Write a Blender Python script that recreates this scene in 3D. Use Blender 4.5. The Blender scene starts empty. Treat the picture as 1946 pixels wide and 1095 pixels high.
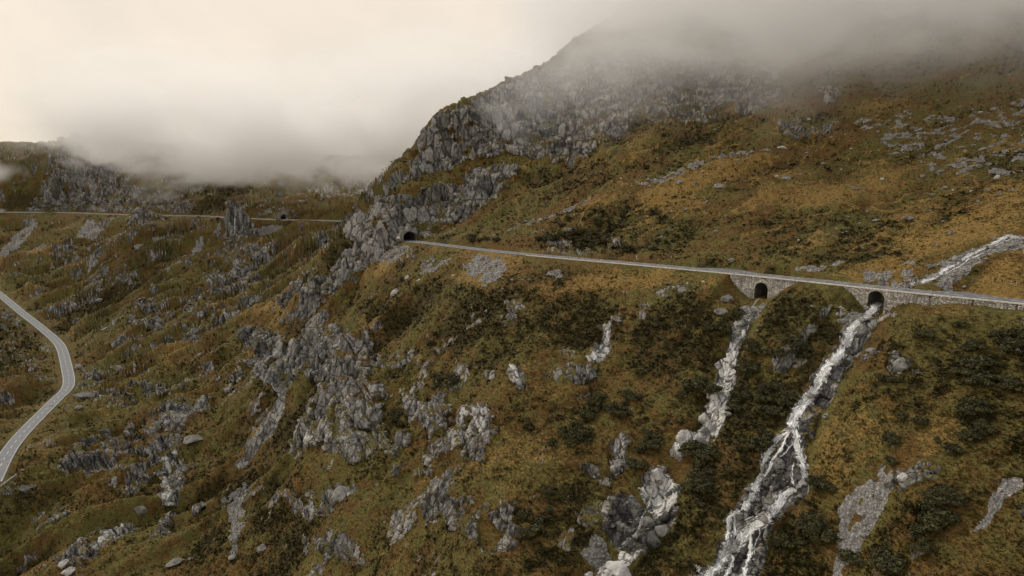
import bpy, math, random, os
import numpy as np
from concurrent.futures import ThreadPoolExecutor
from mathutils import Vector, Matrix

Q = 1.0                                   # mesh density
rng = np.random.default_rng(7)
random.seed(7)
scene = bpy.context.scene
COL = scene.collection
F32 = np.float32

# ------------------------------------------------------------------ camera
FPX, W0, H0 = 1297.0, 1946.0, 1095.0       # focal length in photo pixels, photo size
PITCH = math.atan((H0 / 2 - 330.0) / FPX)
CP, SP = math.cos(PITCH), math.sin(PITCH)

def ray(u, v):
    """direction (x, 1, z) per metre of forward distance"""
    xc = (np.asarray(u, float) - W0 / 2) / FPX
    yc = (H0 / 2 - np.asarray(v, float)) / FPX
    dy = CP + yc * SP
    return xc / dy, (-SP + yc * CP) / dy

def pix(X, Y, Z):
    dep = Y * CP - Z * SP
    up = Y * SP + Z * CP
    return W0 / 2 + FPX * X / dep, H0 / 2 - FPX * up / dep

def at(u, v, Y):
    a, b = ray(u, v)
    return (a * Y, Y, b * Y)

# ------------------------------------------------------------------ numpy noise
_perm = np.random.default_rng(3).permutation(256).astype(np.int32)
PERM = np.concatenate([_perm, _perm, _perm])
_g = np.array([[1,1,0],[-1,1,0],[1,-1,0],[-1,-1,0],[1,0,1],[-1,0,1],[1,0,-1],[-1,0,-1],
               [0,1,1],[0,-1,1],[0,1,-1],[0,-1,-1],[1,1,0],[-1,1,0],[0,-1,1],[0,-1,-1]], F32)
POOL = ThreadPoolExecutor(4)

def chunked(fn, arrs, nout=1, size=120000):
    n = len(arrs[0])
    outs = [np.empty(n, F32) for _ in range(nout)]
    def job(i):
        r = fn(*[a[i:i + size] for a in arrs])
        if nout == 1: r = (r,)
        for o, q in zip(outs, r): o[i:i + size] = q
    list(POOL.map(job, range(0, n, size)))
    return outs[0] if nout == 1 else outs

def _perlin(x, y, z):
    xi, yi, zi = np.floor(x), np.floor(y), np.floor(z)
    fx, fy, fz = (x - xi).astype(F32), (y - yi).astype(F32), (z - zi).astype(F32)
    xi = xi.astype(np.int32) & 255; yi = yi.astype(np.int32) & 255; zi = zi.astype(np.int32) & 255
    u = fx * fx * fx * (fx * (fx * 6 - 15) + 10)
    v = fy * fy * fy * (fy * (fy * 6 - 15) + 10)
    w = fz * fz * fz * (fz * (fz * 6 - 15) + 10)
    def g(dx, dy, dz):
        h = PERM[PERM[PERM[xi + dx] + yi + dy] + zi + dz] & 15
        gv = _g[h]
        return gv[:, 0] * (fx - dx) + gv[:, 1] * (fy - dy) + gv[:, 2] * (fz - dz)
    x00 = g(0,0,0); x00 += u * (g(1,0,0) - x00)
    x10 = g(0,1,0); x10 += u * (g(1,1,0) - x10)
    x01 = g(0,0,1); x01 += u * (g(1,0,1) - x01)
    x11 = g(0,1,1); x11 += u * (g(1,1,1) - x11)
    y0 = x00 + v * (x10 - x00); y1 = x01 + v * (x11 - x01)
    return y0 + w * (y1 - y0)

def perlin(x, y, z, s=1.0, off=0.0):
    return chunked(lambda a, b, c: _perlin(a / s + off, b / s + off * 1.7, c / s - off), [x, y, z])

def fbm(x, y, z, s, octv=4, gain=0.5, off=0.0):
    def f(a, b, c):
        r = 0; amp = 1.0; sc = s
        for i in range(octv):
            r = r + amp * _perlin(a / sc + off + i * 7.3, b / sc + off * 1.7 + i * 3.1, c / sc - off + i * 5.7)
            amp *= gain; sc *= 0.5
        return r
    return chunked(f, [x, y, z])

def _hash3(i, j, k):
    h = PERM[PERM[PERM[i & 255] + (j & 255)] + (k & 255)]
    return h

_jit = np.random.default_rng(5).random((256, 4)).astype(F32)

def worley(x, y, z, s, off=0.0, tilt=False):
    """F1, F2, a random value of the nearest cell and (tilt) the height of that cell's own leaning facet"""
    def f(a, b, c):
        a = (a / s + off).astype(F32); b = (b / s + off * 1.3).astype(F32); c = (c / s + off * .7).astype(F32)
        ai, bi, ci = np.floor(a).astype(np.int32), np.floor(b).astype(np.int32), np.floor(c).astype(np.int32)
        f1 = np.full(len(a), 9, F32); f2 = np.full(len(a), 9, F32); idv = np.zeros(len(a), F32); tl = np.zeros(len(a), F32)
        for di in (-1, 0, 1):
            for dj in (-1, 0, 1):
                for dk in (-1, 0, 1):
                    h = _hash3(ai + di, bi + dj, ci + dk)
                    jt = _jit[h]
                    ex, ey, ez = ai + di + jt[:, 0] - a, bi + dj + jt[:, 1] - b, ci + dk + jt[:, 2] - c
                    d = ex * ex + ey * ey + ez * ez
                    m = d < f1
                    f2 = np.where(m, f1, np.minimum(f2, d))
                    idv = np.where(m, jt[:, 3], idv)
                    if tilt:
                        j2 = _jit[(h + 91) & 255] - .5
                        tl = np.where(m, ex * j2[:, 0] + ey * j2[:, 1] + ez * j2[:, 2], tl)
                    f1 = np.where(m, d, f1)
        return (np.sqrt(f1), np.sqrt(f2), idv, tl) if tilt else (np.sqrt(f1), np.sqrt(f2), idv)
    return chunked(f, [x, y, z], 4 if tilt else 3, 60000)

def sstep(a, b, x):
    t = np.clip((x - a) / (b - a), 0, 1)
    return t * t * (3 - 2 * t)

# ------------------------------------------------------------------ roads in plan
def catmull(pts, step):
    P = np.array(pts, float)
    Pp = np.vstack([2 * P[0] - P[1], P, 2 * P[-1] - P[-2]])
    out = []
    for i in range(1, len(Pp) - 2):
        p0, p1, p2, p3 = Pp[i - 1:i + 3]
        n = max(2, int(np.linalg.norm((p2 - p1)[:2]) / step))
        t = np.linspace(0, 1, n, endpoint=False)[:, None]
        out.append(0.5 * (2 * p1 + (p2 - p0) * t + (2 * p0 - 5 * p1 + 4 * p2 - p3) * t ** 2 + (3 * p1 - p0 - 3 * p2 + p3) * t ** 3))
    out.append(P[-1:])
    return np.vstack(out)

def smooth(a, n):
    for _ in range(n):
        a[1:-1] = 0.25 * a[:-2] + 0.5 * a[1:-1] + 0.25 * a[2:]
    return a

UP_PX = [(778,457.5),(850,466.5),(930,476),(1000,483),(1100,492),(1200,500.5),(1300,509.5),(1400,518.5),(1500,528.5),
         (1600,539),(1700,549.5),(1800,559.5),(1880,567),(1946,573.5),(2080,587)]
def up_point(u, v):
    a, b = ray(u, v)
    z = (-39.5 + 410 * .0328) / (1 + .0328 / b)
    Y = z / b
    return (a * Y, Y, z)
p0, p1 = np.array(up_point(*UP_PX[0])), np.array(up_point(*UP_PX[1]))
inside = p0 + (p0 - p1) / np.linalg.norm(p0 - p1) * 26 + np.array([0., 6, 0])
UP_ALL = catmull([up_point(u, v) for u, v in UP_PX], 1.0)
UP_ALL = smooth(UP_ALL, 60)
_d = (UP_ALL[-1] - UP_ALL[-8]) / 7
UP_ALL = np.vstack([UP_ALL, [UP_ALL[-1] + _d / np.linalg.norm(_d[:2]) * q for q in range(1, 75)]])     # it runs on beyond the picture
UP_IN = catmull([inside, p0], 1.0)[:-1]          # the stretch inside the tunnel
LOW_PX = [(-60,516,-118),(-25,541,-126),(6.6,565,-134),(39,592,-141),(66,613,-146),(92,634,-149),(110,651,-150),(118,665,-150),(123,682,-150),
          (128,704,-150),(131,722,-150),(129,735,-150),(122,745,-150),(114,752,-150),(97.5,768,-150),(74.5,791,-150),(50,816,-150),(33,835,-150),
          (20,852,-150.3),(9,870,-150.6),(0,888,-151),(-14,918,-152)]
def flat_point(u, v, z):
    a, b = ray(u, v)
    Y = z / b
    return (a * Y, Y, z)
LOW = smooth(catmull([flat_point(u, v, z) for u, v, z in LOW_PX], 1.5), 6)
FAR_PX = [(-70,404),(0,403.5),(60,403.5),(130,404),(200,406.5),(260,408.5),(330,409.5),(400,411),(440,414),(500,416),(545,417.5),(600,418.5),(680,420),(760,420)]
FAR = smooth(catmull([flat_point(u, v, -56) for u, v in FAR_PX], 2.0), 20)

def normals2(P):
    T = np.gradient(P[:, :2], axis=0)
    T /= np.linalg.norm(T, axis=1)[:, None]
    return T, np.stack([-T[:, 1], T[:, 0]], 1)      # tangent, left normal

def arclen(P):
    return np.concatenate([[0], np.cumsum(np.linalg.norm(np.diff(P[:, :2], axis=0), axis=1))])

def nearest(PX, PY, poly, reach):
    """for points within reach of the polyline: index, arc position, signed distance (left +), z"""
    L = arclen(poly); T, Nn = normals2(poly)
    b0, b1 = poly[:, :2].min(0) - reach, poly[:, :2].max(0) + reach
    idx = np.nonzero((PX > b0[0]) & (PX < b1[0]) & (PY > b0[1]) & (PY < b1[1]))[0]
    if len(idx) == 0: return idx, None, None, None
    cell = reach / 2
    key = lambda x, y: (np.floor((x - b0[0]) / cell).astype(np.int64), np.floor((y - b0[1]) / cell).astype(np.int64))
    nx, ny = int((b1[0] - b0[0]) / cell) + 3, int((b1[1] - b0[1]) / cell) + 3
    occ = np.zeros((nx, ny), bool)
    i, j = key(poly[:, 0], poly[:, 1])
    for di in range(-3, 4):
        for dj in range(-3, 4):
            occ[np.clip(i + di, 0, nx - 1), np.clip(j + dj, 0, ny - 1)] = True
    i, j = key(PX[idx], PY[idx])
    idx = idx[occ[np.clip(i, 0, nx - 1), np.clip(j, 0, ny - 1)]]
    t = np.empty(len(idx)); d = np.empty(len(idx)); zz = np.empty(len(idx))
    def job(k):
        ii = idx[k:k + 4000]
        px, py = PX[ii].astype(float), PY[ii].astype(float)
        dd = (px[:, None] - poly[None, :, 0]) ** 2 + (py[:, None] - poly[None, :, 1]) ** 2
        m = dd.argmin(1)
        ex, ey = px - poly[m, 0], py - poly[m, 1]
        al = ex * T[m, 0] + ey * T[m, 1]
        t[k:k + 4000] = L[m] + al
        dl = ex * Nn[m, 0] + ey * Nn[m, 1]
        over = ((m == 0) & (al < 0)) | ((m == len(poly) - 1) & (al > 0))
        d[k:k + 4000] = np.where(over, np.sign(dl + 1e-9) * np.hypot(al, dl), dl)
        mz = np.gradient(poly[:, 2], L)[m] if poly.shape[1] > 2 else 0
        zz[k:k + 4000] = (poly[m, 2] + mz * al) if poly.shape[1] > 2 else 0
    list(POOL.map(job, range(0, len(idx), 4000)))
    keep = np.abs(d) < reach
    return idx[keep], t[keep], d[keep], zz[keep]

# ------------------------------------------------------------------ base relief from surveyed points
CTRL = {
 0: [(1090,284),(1000,311),(780,442),(650,638),(490,900),(450,945),(325,1045),(316,1075)],
 60: [(302,1085),(470,925)],
 110: [(275,1075),(310,1040),(440,930)],
 150: [(500,835),(560,745),(620,645),(700,518),(800,400),(900,345),(1000,300),(1090,262),(262,1110)],
 250: [(380,975),(315,1045),(292,1130),(450,810),(540,690)],
 300: [(500,714),(600,590),(700,478),(800,402),(900,345),(1000,300),(1090,256)],
 400: [(390,935),(345,1000),(312,1100)],
 450: [(470,760),(540,632),(600,545),(700,445),(800,373),(900,316),(1000,269),(1090,239)],
 560: [(470,690),(520,590),(640,430),(720,365),(860,296),(1000,246),(1090,218)],
 600: [(400,880),(370,970),(346,1080)],
 600.5: [(470,640),(450,700)],
 640: [(640,350),(700,312),(800,268),(900,238),(1000,214),(1090,196)],
 645: [(600,372),(560,395)],
 700: [(580,355)],
 760: [(540,345),(500,385)],
 780: [(600,318),(700,277),(800,242),(900,214),(1000,191),(1090,172)],
 900: [(520,312),(560,285),(600,266),(700,235),(800,207),(900,185),(1000,166),(1090,150)],
 1000: [(560,275),(600,257),(700,228),(800,203),(900,183),(1000,165),(1090,150)],
 1150: [(530,262),(560,252),(590,243),(700,215),(800,193),(900,175),(1000,159),(1090,146)],
 1300: [(545,239),(565,232),(600,222),(700,201),(800,182),(900,166),(1000,152),(1090,140)],
 1540: [(552,209),(600,198),(700,178),(800,162),(900,148),(1000,136),(1090,127)],
 1750: [(600,172),(640,166),(700,156),(800,143),(900,131),(1000,121),(1090,113)],
 1900: [(600,163),(640,158),(700,149),(800,136),(900,125),(1000,115.5),(1090,107)],
 # the spur: crest, faces, and its hidden back
 690: [(388,425)], 660: [(430,418)], 620: [(490,415)], 580: [(545,418)],
 691: [(430,500),(440,580)], 661: [(470,500)], 621: [(520,500)],
 730: [(376,424),(420,411),(480,402)], 740: [(505,394)],
 770: [(382,424),(420,414)],
 785: [(330,446),(380,540),(400,640)], 830: [(250,476),(330,580),(300,470),(345,448)],
 905: [(205,500),(300,620)], 960: [(160,520),(270,650)], 1030: [(130,545),(240,680)], 1100: [(70,585),(190,720)],
 1200: [(5,640),(120,780),(120,552),(230,450)], 1110: [(180,508),(290,442)],
 800: [(440,413)], 850: [(412,418),(440,398)], 870: [(300,462),(360,444)], 950: [(350,430),(250,482),(420,378),(300,452)], 1000: [(335,438)], 1050: [(220,490)],
 1300.5: [(215,462),(100,560),(20,640)], 1450: [(205,450),(100,545),(0,640)], 1600: [(160,440),(90,520),(0,610)],
 # alp above the road
 1101: [(470,313),(430,335),(380,365),(330,405)],
 1250: [(480,276),(430,300),(370,330),(310,368),(260,412)],
 1400: [(498,245),(450,265),(390,295),(330,335),(270,385),(220,435)],
 1550: [(512,219),(460,238),(400,265),(330,305),(260,360),(210,402)],
 1700: [(525,203),(470,222),(400,248),(330,285),(260,330),(200,377),(140,432),(60,500)],
 1850: [(530,182),(450,205),(380,232),(310,268),(240,312),(180,355),(120,405),(40,480)],
 1946: [(525,175),(440,196),(380,220),(300,258),(220,305),(140,362),(60,430)],
 2200: [(400,175),(200,255),(100,330),(700,125)],
 # beyond the frame
 -300: [(600,700),(900,330),(420,950),(700,480)],
 761: [(330,1150),(385,960)], 901: [(330,1150),(360,900)], 1102: [(220,1200)],
 1: [(1300,212)], 641: [(1300,150)], 1301: [(1300,112)], 1901: [(1300,88)],
}
pts = []
for u, lst in CTRL.items():
    for v, Y in lst:
        pts.append(at(u, v, Y))
for P, k in ((UP_ALL, 18), (LOW, 22), (FAR, 25)):
    for i in range(0, len(P), k):
        pts.append((P[i, 0], P[i, 1], P[i, 2] - .4))
for i in range(0, len(FAR), 40):                     # the bank above the far road
    pts.append((FAR[i, 0] + 6, FAR[i, 1] + 20, FAR[i, 2] + 12))
for x, y, z in ((-2200, 600, -60), (-2200, 2600, 60), (0, 2600, 20), (2200, 2600, 300), (1500, 600, 330), (900, 1200, 300),
                (300, 1500, 120), (-800, 1600, 60), (-1400, 1100, 20), (700, 60, 180), (0, 20, -175), (-300, 60, -200), (-900, 100, -150),
                (250, 40, -45), (-900, 500, -100), (-1200, 800, -70)):
    pts.append((x, y, z))
pts = np.array(pts)
PXY, PZ = pts[:, :2] / 100.0, pts[:, 2]

def tps_solve(P, z, lam=1e-3):
    n = len(P)
    d2 = ((P[:, None] - P[None]) ** 2).sum(-1)
    K = 0.5 * d2 * np.log(d2 + 1e-12)
    A = np.zeros((n + 3, n + 3))
    A[:n, :n] = K + lam * np.eye(n)
    A[:n, n] = 1; A[:n, n + 1:] = P; A[n, :n] = 1; A[n + 1:, :n] = P.T
    return np.linalg.solve(A, np.concatenate([z, [0, 0, 0]]))
TW = tps_solve(PXY, PZ)

def tps_eval(x, y):
    x = np.asarray(x, float).ravel() / 100; y = np.asarray(y, float).ravel() / 100
    out = np.empty(len(x))
    def job(i):
        xs, ys = x[i:i + 8000], y[i:i + 8000]
        d2 = (xs[:, None] - PXY[None, :, 0]) ** 2 + (ys[:, None] - PXY[None, :, 1]) ** 2
        out[i:i + 8000] = (0.5 * d2 * np.log(d2 + 1e-12)) @ TW[:len(PXY)] + TW[-3] + TW[-2] * xs + TW[-1] * ys
    list(POOL.map(job, range(0, len(x), 8000)))
    return np.clip(out, -215, 480)

# coarse table of the base relief over (k = X/Y, ln Y)
KT = np.concatenate([np.linspace(-2.6, -.86, 40, endpoint=False), np.linspace(-.86, .86, 520), np.linspace(.86, 2.6, 41)[1:]])
LT = np.linspace(math.log(30), math.log(2600), 760)
_kk, _ll = np.meshgrid(KT, LT, indexing='ij')
ZT = tps_eval(_kk * np.exp(_ll), np.exp(_ll)).reshape(_kk.shape)

def base_z(X, Y):
    X = np.asarray(X, float); Y = np.maximum(np.asarray(Y, float), 30.01)
    k = np.clip(X / Y, KT[0], KT[-1] - 1e-6)
    i = np.clip(np.searchsorted(KT, k, side='right') - 1, 0, len(KT) - 2)
    fi = (k - KT[i]) / (KT[i + 1] - KT[i])
    l = np.clip((np.log(Y) - LT[0]) / (LT[1] - LT[0]), 0, len(LT) - 1.001)
    j = l.astype(int); fj = l - j
    return ((ZT[i, j] * (1 - fi) + ZT[i + 1, j] * fi) * (1 - fj) + (ZT[i, j + 1] * (1 - fi) + ZT[i + 1, j + 1] * fi) * fj)

def cast_base(u, v):
    """first hit of the sight line with the base relief"""
    a, b = ray(u, v)
    Ys = np.exp(np.linspace(math.log(80), math.log(1400), 3000))
    h = base_z(a * Ys, Ys) - b * Ys
    k = int(np.argmax(h > 0))
    return np.array([a * Ys[k], Ys[k], b * Ys[k]])
# ------------------------------------------------------------------ outlines surveyed on the slope: rock faces, scree, heath, dry grass
CW, CH = 973, 548
def canvas(items, blur=2):
    A = np.zeros((CH, CW), F32)
    for poly, val in items:
        P = np.array(poly, float) / 2
        x0, y0 = np.floor(P.min(0)).astype(int) - 1; x1, y1 = np.ceil(P.max(0)).astype(int) + 2
        x0, y0, x1, y1 = max(x0, 0), max(y0, 0), min(x1, CW), min(y1, CH)
        if x1 <= x0 or y1 <= y0: continue
        xx, yy = np.meshgrid(np.arange(x0, x1) + .5, np.arange(y0, y1) + .5)
        ins = np.zeros(xx.shape, bool)
        for i in range(len(P)):
            (ax, ay), (bx, by) = P[i], P[i - 1]
            if ay == by: continue
            c = ((ay > yy) != (by > yy)) & (xx < (bx - ax) * (yy - ay) / (by - ay) + ax)
            ins ^= c
        sub = A[y0:y1, x0:x1]
        sub[ins] = np.maximum(sub[ins], val) if val > 0 else 0
    for _ in range(blur):
        for ax in (0, 1):
            A = (np.roll(A, 1, ax) + 2 * A + np.roll(A, -1, ax)) / 4
    return A

ROCK = [
 ([(1440,570),(1425,600),(1408,640),(1405,690),(1390,740),(1378,790),(1350,830),(1310,850),(1275,850),(1300,810),(1335,775),(1355,735),(1365,690),(1385,640),(1400,600),(1420,570)], .6),
 ([(690,388),(705,372),(760,376),(790,395),(800,380),(830,372),(870,345),(905,330),(960,318),(985,330),(960,360),(930,385),(880,405),(845,430),(822,452),(805,455),(770,462),(740,480),(700,510),(668,530),(640,545),(600,560),(560,600),(520,600),(545,575),(590,530),(620,500),(650,460),(680,430)], 1),
 ([(775,335),(800,300),(825,255),(868,222),(905,203),(935,178),(965,150),(1030,130),(1100,112),(1200,105),(1240,150),(1220,190),(1195,240),(1165,270),(1120,300),(1060,312),(1010,312),(990,290),(930,300),(870,318),(820,330)], .95),
 ([(1200,100),(1350,100),(1470,140),(1500,190),(1440,215),(1380,205),(1330,225),(1260,235),(1230,220)], .85),
 ([(1480,240),(1530,240),(1590,235),(1605,225),(1600,240),(1560,262),(1490,265)], 1), ([(1540,180),(1580,160),(1600,185),(1570,205)], .9),
 ([(1030,480),(1045,462),(1060,455),(1090,468),(1120,480),(1125,490),(1030,484)], 1), ([(1150,460),(1185,458),(1185,470),(1155,473)], .9),
 ([(455,640),(490,635),(520,650),(570,640),(640,612),(668,640),(672,665),(620,690),(580,715),(545,740),(515,735),(480,715),(490,690),(460,660)], 1),
 ([(640,625),(665,640),(690,660),(730,690),(735,715),(690,700),(700,740),(720,760),(715,800),(750,820),(790,830),(780,860),(730,870),(660,875),(600,870),(555,855),(570,820),(590,780),(600,740),(620,700),(660,690),(640,660)], .88),
 ([(770,745),(800,735),(860,755),(880,780),(915,780),(935,800),(940,850),(920,875),(880,880),(830,870),(800,865),(815,830),(790,800),(775,780)], .8),
 ([(275,800),(300,790),(350,785),(405,770),(400,790),(365,815),(345,840),(340,860),(310,870),(300,895),(285,890),(278,850)], 1),
 ([(115,895),(125,870),(150,845),(195,825),(225,830),(250,840),(275,850),(285,900),(255,930),(235,930),(230,890),(200,900),(160,905),(125,905)], .8),
 ([(310,880),(345,870),(355,900),(335,955),(308,960)], 1), ([(615,935),(650,915),(690,930),(665,950),(630,950)], .95),
 ([(560,1020),(640,1020),(690,1040),(690,1070),(620,1070),(570,1050)], .6), ([(820,950),(910,940),(985,975),(980,1000),(900,1010),(780,985)], .57),
 ([(870,1010),(1010,1000),(1000,1040),(930,1050)], .55), ([(730,900),(800,880),(860,890),(830,910)], .45), ([(540,960),(620,945),(640,970),(560,1000)], .5),
 ([(145,740),(160,700),(200,715),(240,740),(290,735),(340,740),(400,700),(405,720),(350,755),(290,780),(200,790),(150,760)], .58),
 ([(235,610),(270,590),(330,590),(390,570),(420,580),(385,605),(330,635),(260,625)], .58), ([(300,660),(390,610),(470,575),(500,560),(470,600),(380,650)], .52),
 ([(405,490),(430,480),(470,480),(530,480),(520,500),(470,515),(420,505)], .62), ([(380,530),(440,510),(500,520),(480,560),(420,560)], .5),
 ([(428,450),(432,415),(445,400),(465,405),(475,430),(490,440),(450,465)], 1), ([(420,465),(490,445),(470,470),(430,475)], .7),
 ([(235,440),(260,415),(285,400),(310,400),(320,415),(300,425),(290,440)], .85), ([(100,480),(130,455),(160,475),(140,500),(100,500)], .6), ([(165,525),(190,510),(220,520),(200,545)], .5),
 ([(60,400),(70,360),(100,300),(130,260),(200,300),(240,360),(330,375),(360,390),(360,403),(150,402)], .75), ([(340,370),(370,385),(360,402),(320,402)], .8),
 ([(480,400),(540,395),(570,400),(560,412),(500,415)], .6), ([(25,405),(55,405),(55,420),(28,420)], .8),
 ([(1365,660),(1395,650),(1408,680),(1395,695),(1370,690),(1355,675)], 1), ([(1360,705),(1385,705),(1383,730),(1362,735)], 1), ([(1355,735),(1378,745),(1380,770),(1370,800),(1355,790)], 1),
 ([(1325,790),(1350,770),(1350,800),(1330,815)], 1), ([(1280,830),(1310,800),(1340,800),(1350,835),(1320,850),(1285,845)], 1),
 ([(1207,915),(1240,880),(1275,878),(1300,910),(1290,945),(1250,960),(1220,935)], 1), ([(1155,840),(1190,838),(1195,880),(1175,905),(1158,890)], .95),
 ([(1150,985),(1180,930),(1230,950),(1290,960),(1275,1010),(1230,1045),(1200,1050),(1165,1030)], 1), ([(1090,1095),(1150,1060),(1230,1050),(1200,1095)], .95),
 ([(1100,880),(1150,890),(1180,925),(1140,915)], .7), ([(1390,660),(1405,640),(1420,620),(1400,620),(1385,650)], .9),
 ([(1655,588),(1672,590),(1652,622),(1628,658),(1602,690),(1585,735),(1552,780),(1532,830),(1538,890),(1532,930),(1490,985),(1462,1020),(1436,1095),(1338,1095),(1362,1040),(1385,985),(1405,955),(1430,905),(1452,865),(1486,828),(1500,800),(1515,765),(1540,715),(1580,660),(1622,612)], .95),
 ([(1680,690),(1700,672),(1740,690),(1750,705),(1700,720)], .85), ([(1850,665),(1946,670),(1946,690),(1870,690)], .55), ([(1640,655),(1675,650),(1680,668),(1645,672)], .6),
 ([(1040,705),(1090,700),(1130,690),(1130,720),(1060,730)], .68), ([(1150,625),(1162,620),(1160,670),(1140,690),(1115,685)], .8), ([(1165,610),(1188,600),(1185,615),(1170,622)], .9),
 ([(970,705),(985,702),(1000,740),(970,738)], .9), ([(930,700),(945,705),(945,725),(930,715)], .95), ([(620,640),(650,630),(650,650),(630,660)], .6),
 ([(165,1075),(200,1010),(235,1000),(240,1020),(200,1050)], 1), ([(100,1095),(130,1060),(200,1000),(250,990),(260,1010),(160,1095)], .62), ([(405,740),(440,725),(470,695),(465,720),(440,760)], .62),
 ([(60,1000),(110,960),(130,990),(90,1030)], .5), ([(355,985),(390,950),(395,965),(370,985)], .8), ([(270,1050),(310,1000),(335,1000),(320,1030)], .75), ([(560,680),(600,640),(580,700)], .7),
 ([(0,585),(60,610),(60,640),(30,620),(0,615)], .6), ([(30,700),(90,690),(80,730),(20,740)], .5), ([(680,640),(700,660),(740,640),(720,620)], .45), ([(0,960),(30,950),(20,990),(0,1000)], .5),
]
WHITE = [(p, v) for p, v in [
 ([(1440,570),(1425,600),(1408,640),(1405,690),(1390,740),(1378,790),(1350,830),(1310,850),(1275,850),(1300,810),(1335,775),(1355,735),(1365,690),(1385,640),(1400,600),(1420,570)], .62),
 ([(1365,660),(1395,650),(1408,680),(1395,695),(1370,690),(1355,675)], 1), ([(1360,705),(1385,705),(1383,730),(1362,735)], 1), ([(1355,735),(1378,745),(1380,770),(1370,800),(1355,790)], 1),
 ([(1325,790),(1350,770),(1350,800),(1330,815)], 1), ([(1280,830),(1310,800),(1340,800),(1350,835),(1320,850),(1285,845)], 1), ([(1207,915),(1240,880),(1275,878),(1300,910),(1290,945),(1250,960),(1220,935)], 1),
 ([(1155,840),(1190,838),(1195,880),(1175,905),(1158,890)], .5), ([(1090,1095),(1150,1060),(1230,1050),(1200,1095)], .7), ([(1150,625),(1162,620),(1160,670),(1140,690),(1115,685)], .8),
 ([(970,705),(985,702),(1000,740),(970,738)], .5), ([(930,700),(945,705),(945,725),(930,715)], .6), ([(165,1075),(200,1010),(235,1000),(240,1020),(200,1050)], .5), ([(310,880),(345,870),(355,900),(335,955),(308,960)], .5),
 ([(1100,1040),(1140,1010),(1170,1040),(1130,1065)], .8), ([(1385,570),(1430,560),(1455,565),(1440,585),(1420,610),(1400,640),(1385,650),(1390,620),(1405,590)], .6),
 ([(880,780),(940,790),(930,830),(900,850)], .4), ([(600,820),(560,850),(600,860)], .4)]]
DARK = [([(1655,588),(1672,590),(1652,622),(1628,658),(1602,690),(1585,735),(1552,780),(1532,830),(1538,890),(1532,930),(1490,985),(1462,1020),(1436,1095),(1338,1095),(1362,1040),(1385,985),(1405,955),(1430,905),(1452,865),(1486,828),(1500,800),(1515,765),(1540,715),(1580,660),(1622,612)], .55),
 ([(1150,985),(1180,930),(1230,950),(1290,960),(1275,1010),(1230,1045),(1200,1050),(1165,1030)], .6), ([(455,640),(490,635),(520,650),(570,640),(640,612),(668,640),(672,665),(620,690),(580,715),(545,740),(515,735),(480,715),(490,690),(460,660)], .35),
 ([(115,895),(125,870),(150,845),(195,825),(225,830),(250,840),(275,850),(200,900),(160,905)], .5), ([(520,600),(560,560),(620,520),(668,530),(640,545),(560,600)], .35), ([(428,450),(432,415),(445,400),(465,405),(475,430),(450,465)], .3)]
SCREE = [
 ([(705,515),(730,490),(770,472),(778,485),(760,510),(740,525),(715,522)], 1), ([(795,530),(820,495),(830,498),(815,520),(860,500),(855,508),(830,525),(805,532)], .9), ([(880,515),(915,490),(935,495),(965,500),(960,515),(930,540),(900,538)], .95),
 ([(1035,515),(1065,512),(1070,522),(1040,525)], .9), ([(145,445),(165,418),(195,425),(200,435),(185,450),(150,455)], 1), ([(190,475),(235,450),(245,455),(200,480)], 1), ([(302,525),(380,460),(390,465),(320,522)], 1),
 ([(0,480),(60,420),(75,425),(50,460),(0,500)], .9), ([(68,480),(85,465),(88,475),(75,490)], 1), ([(285,460),(325,430),(330,440),(300,465)], .9), ([(480,445),(500,430),(545,430),(540,445),(490,450)], .9), ([(150,580),(170,560),(180,570),(160,583)], 1),
 ([(252,470),(275,455),(278,460),(260,475)], .9), ([(160,505),(185,490),(190,498),(170,510)], .9),
 ([(1582,1095),(1600,950),(1650,912),(1700,915),(1690,950),(1660,1000),(1620,1060),(1600,1095)], 1), ([(1870,985),(1885,935),(1946,890),(1946,925),(1900,960),(1880,990)], 1), ([(1840,1010),(1870,985),(1875,995),(1850,1010)], .8),
 ([(1735,540),(1780,505),(1830,478),(1880,458),(1946,440),(1946,468),(1900,480),(1850,495),(1820,520),(1800,543)], 1), ([(1440,516),(1480,510),(1560,505),(1610,495),(1620,500),(1560,512),(1500,525),(1450,522)], .95),
 ([(1385,570),(1430,560),(1455,565),(1440,585),(1420,610),(1400,640),(1385,650),(1390,620),(1405,590)], .95), ([(1600,600),(1640,575),(1650,582),(1625,610),(1600,618)], .95),
 ([(1205,350),(1290,318),(1380,292),(1460,280),(1460,290),(1380,305),(1300,335),(1230,355)], .58), ([(960,440),(1040,405),(1140,375),(1140,385),(1050,415),(980,440)], .5),
 ([(560,360),(740,340),(735,365),(640,385),(560,375)], .5), ([(70,660),(105,650),(110,670),(80,670)], .6), ([(0,585),(60,610),(50,620),(0,610)], .55),
 ([(420,945),(470,900),(480,930),(460,960),(465,1000),(450,1060),(435,1060),(440,1000)], .9), ([(1100,1040),(1140,1010),(1170,1040),(1130,1065)], 1), ([(500,875),(510,880),(505,905),(490,905)], .8),
 ([(1640,520),(1740,495),(1740,520),(1690,540),(1640,535)], .45), ([(310,975),(335,960),(330,985)], .8),
 ([(1010,450),(1060,420),(1080,420),(1030,450)], .35), ([(1620,230),(1946,190),(1946,330),(1800,330),(1640,260)], .28),
]
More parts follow.
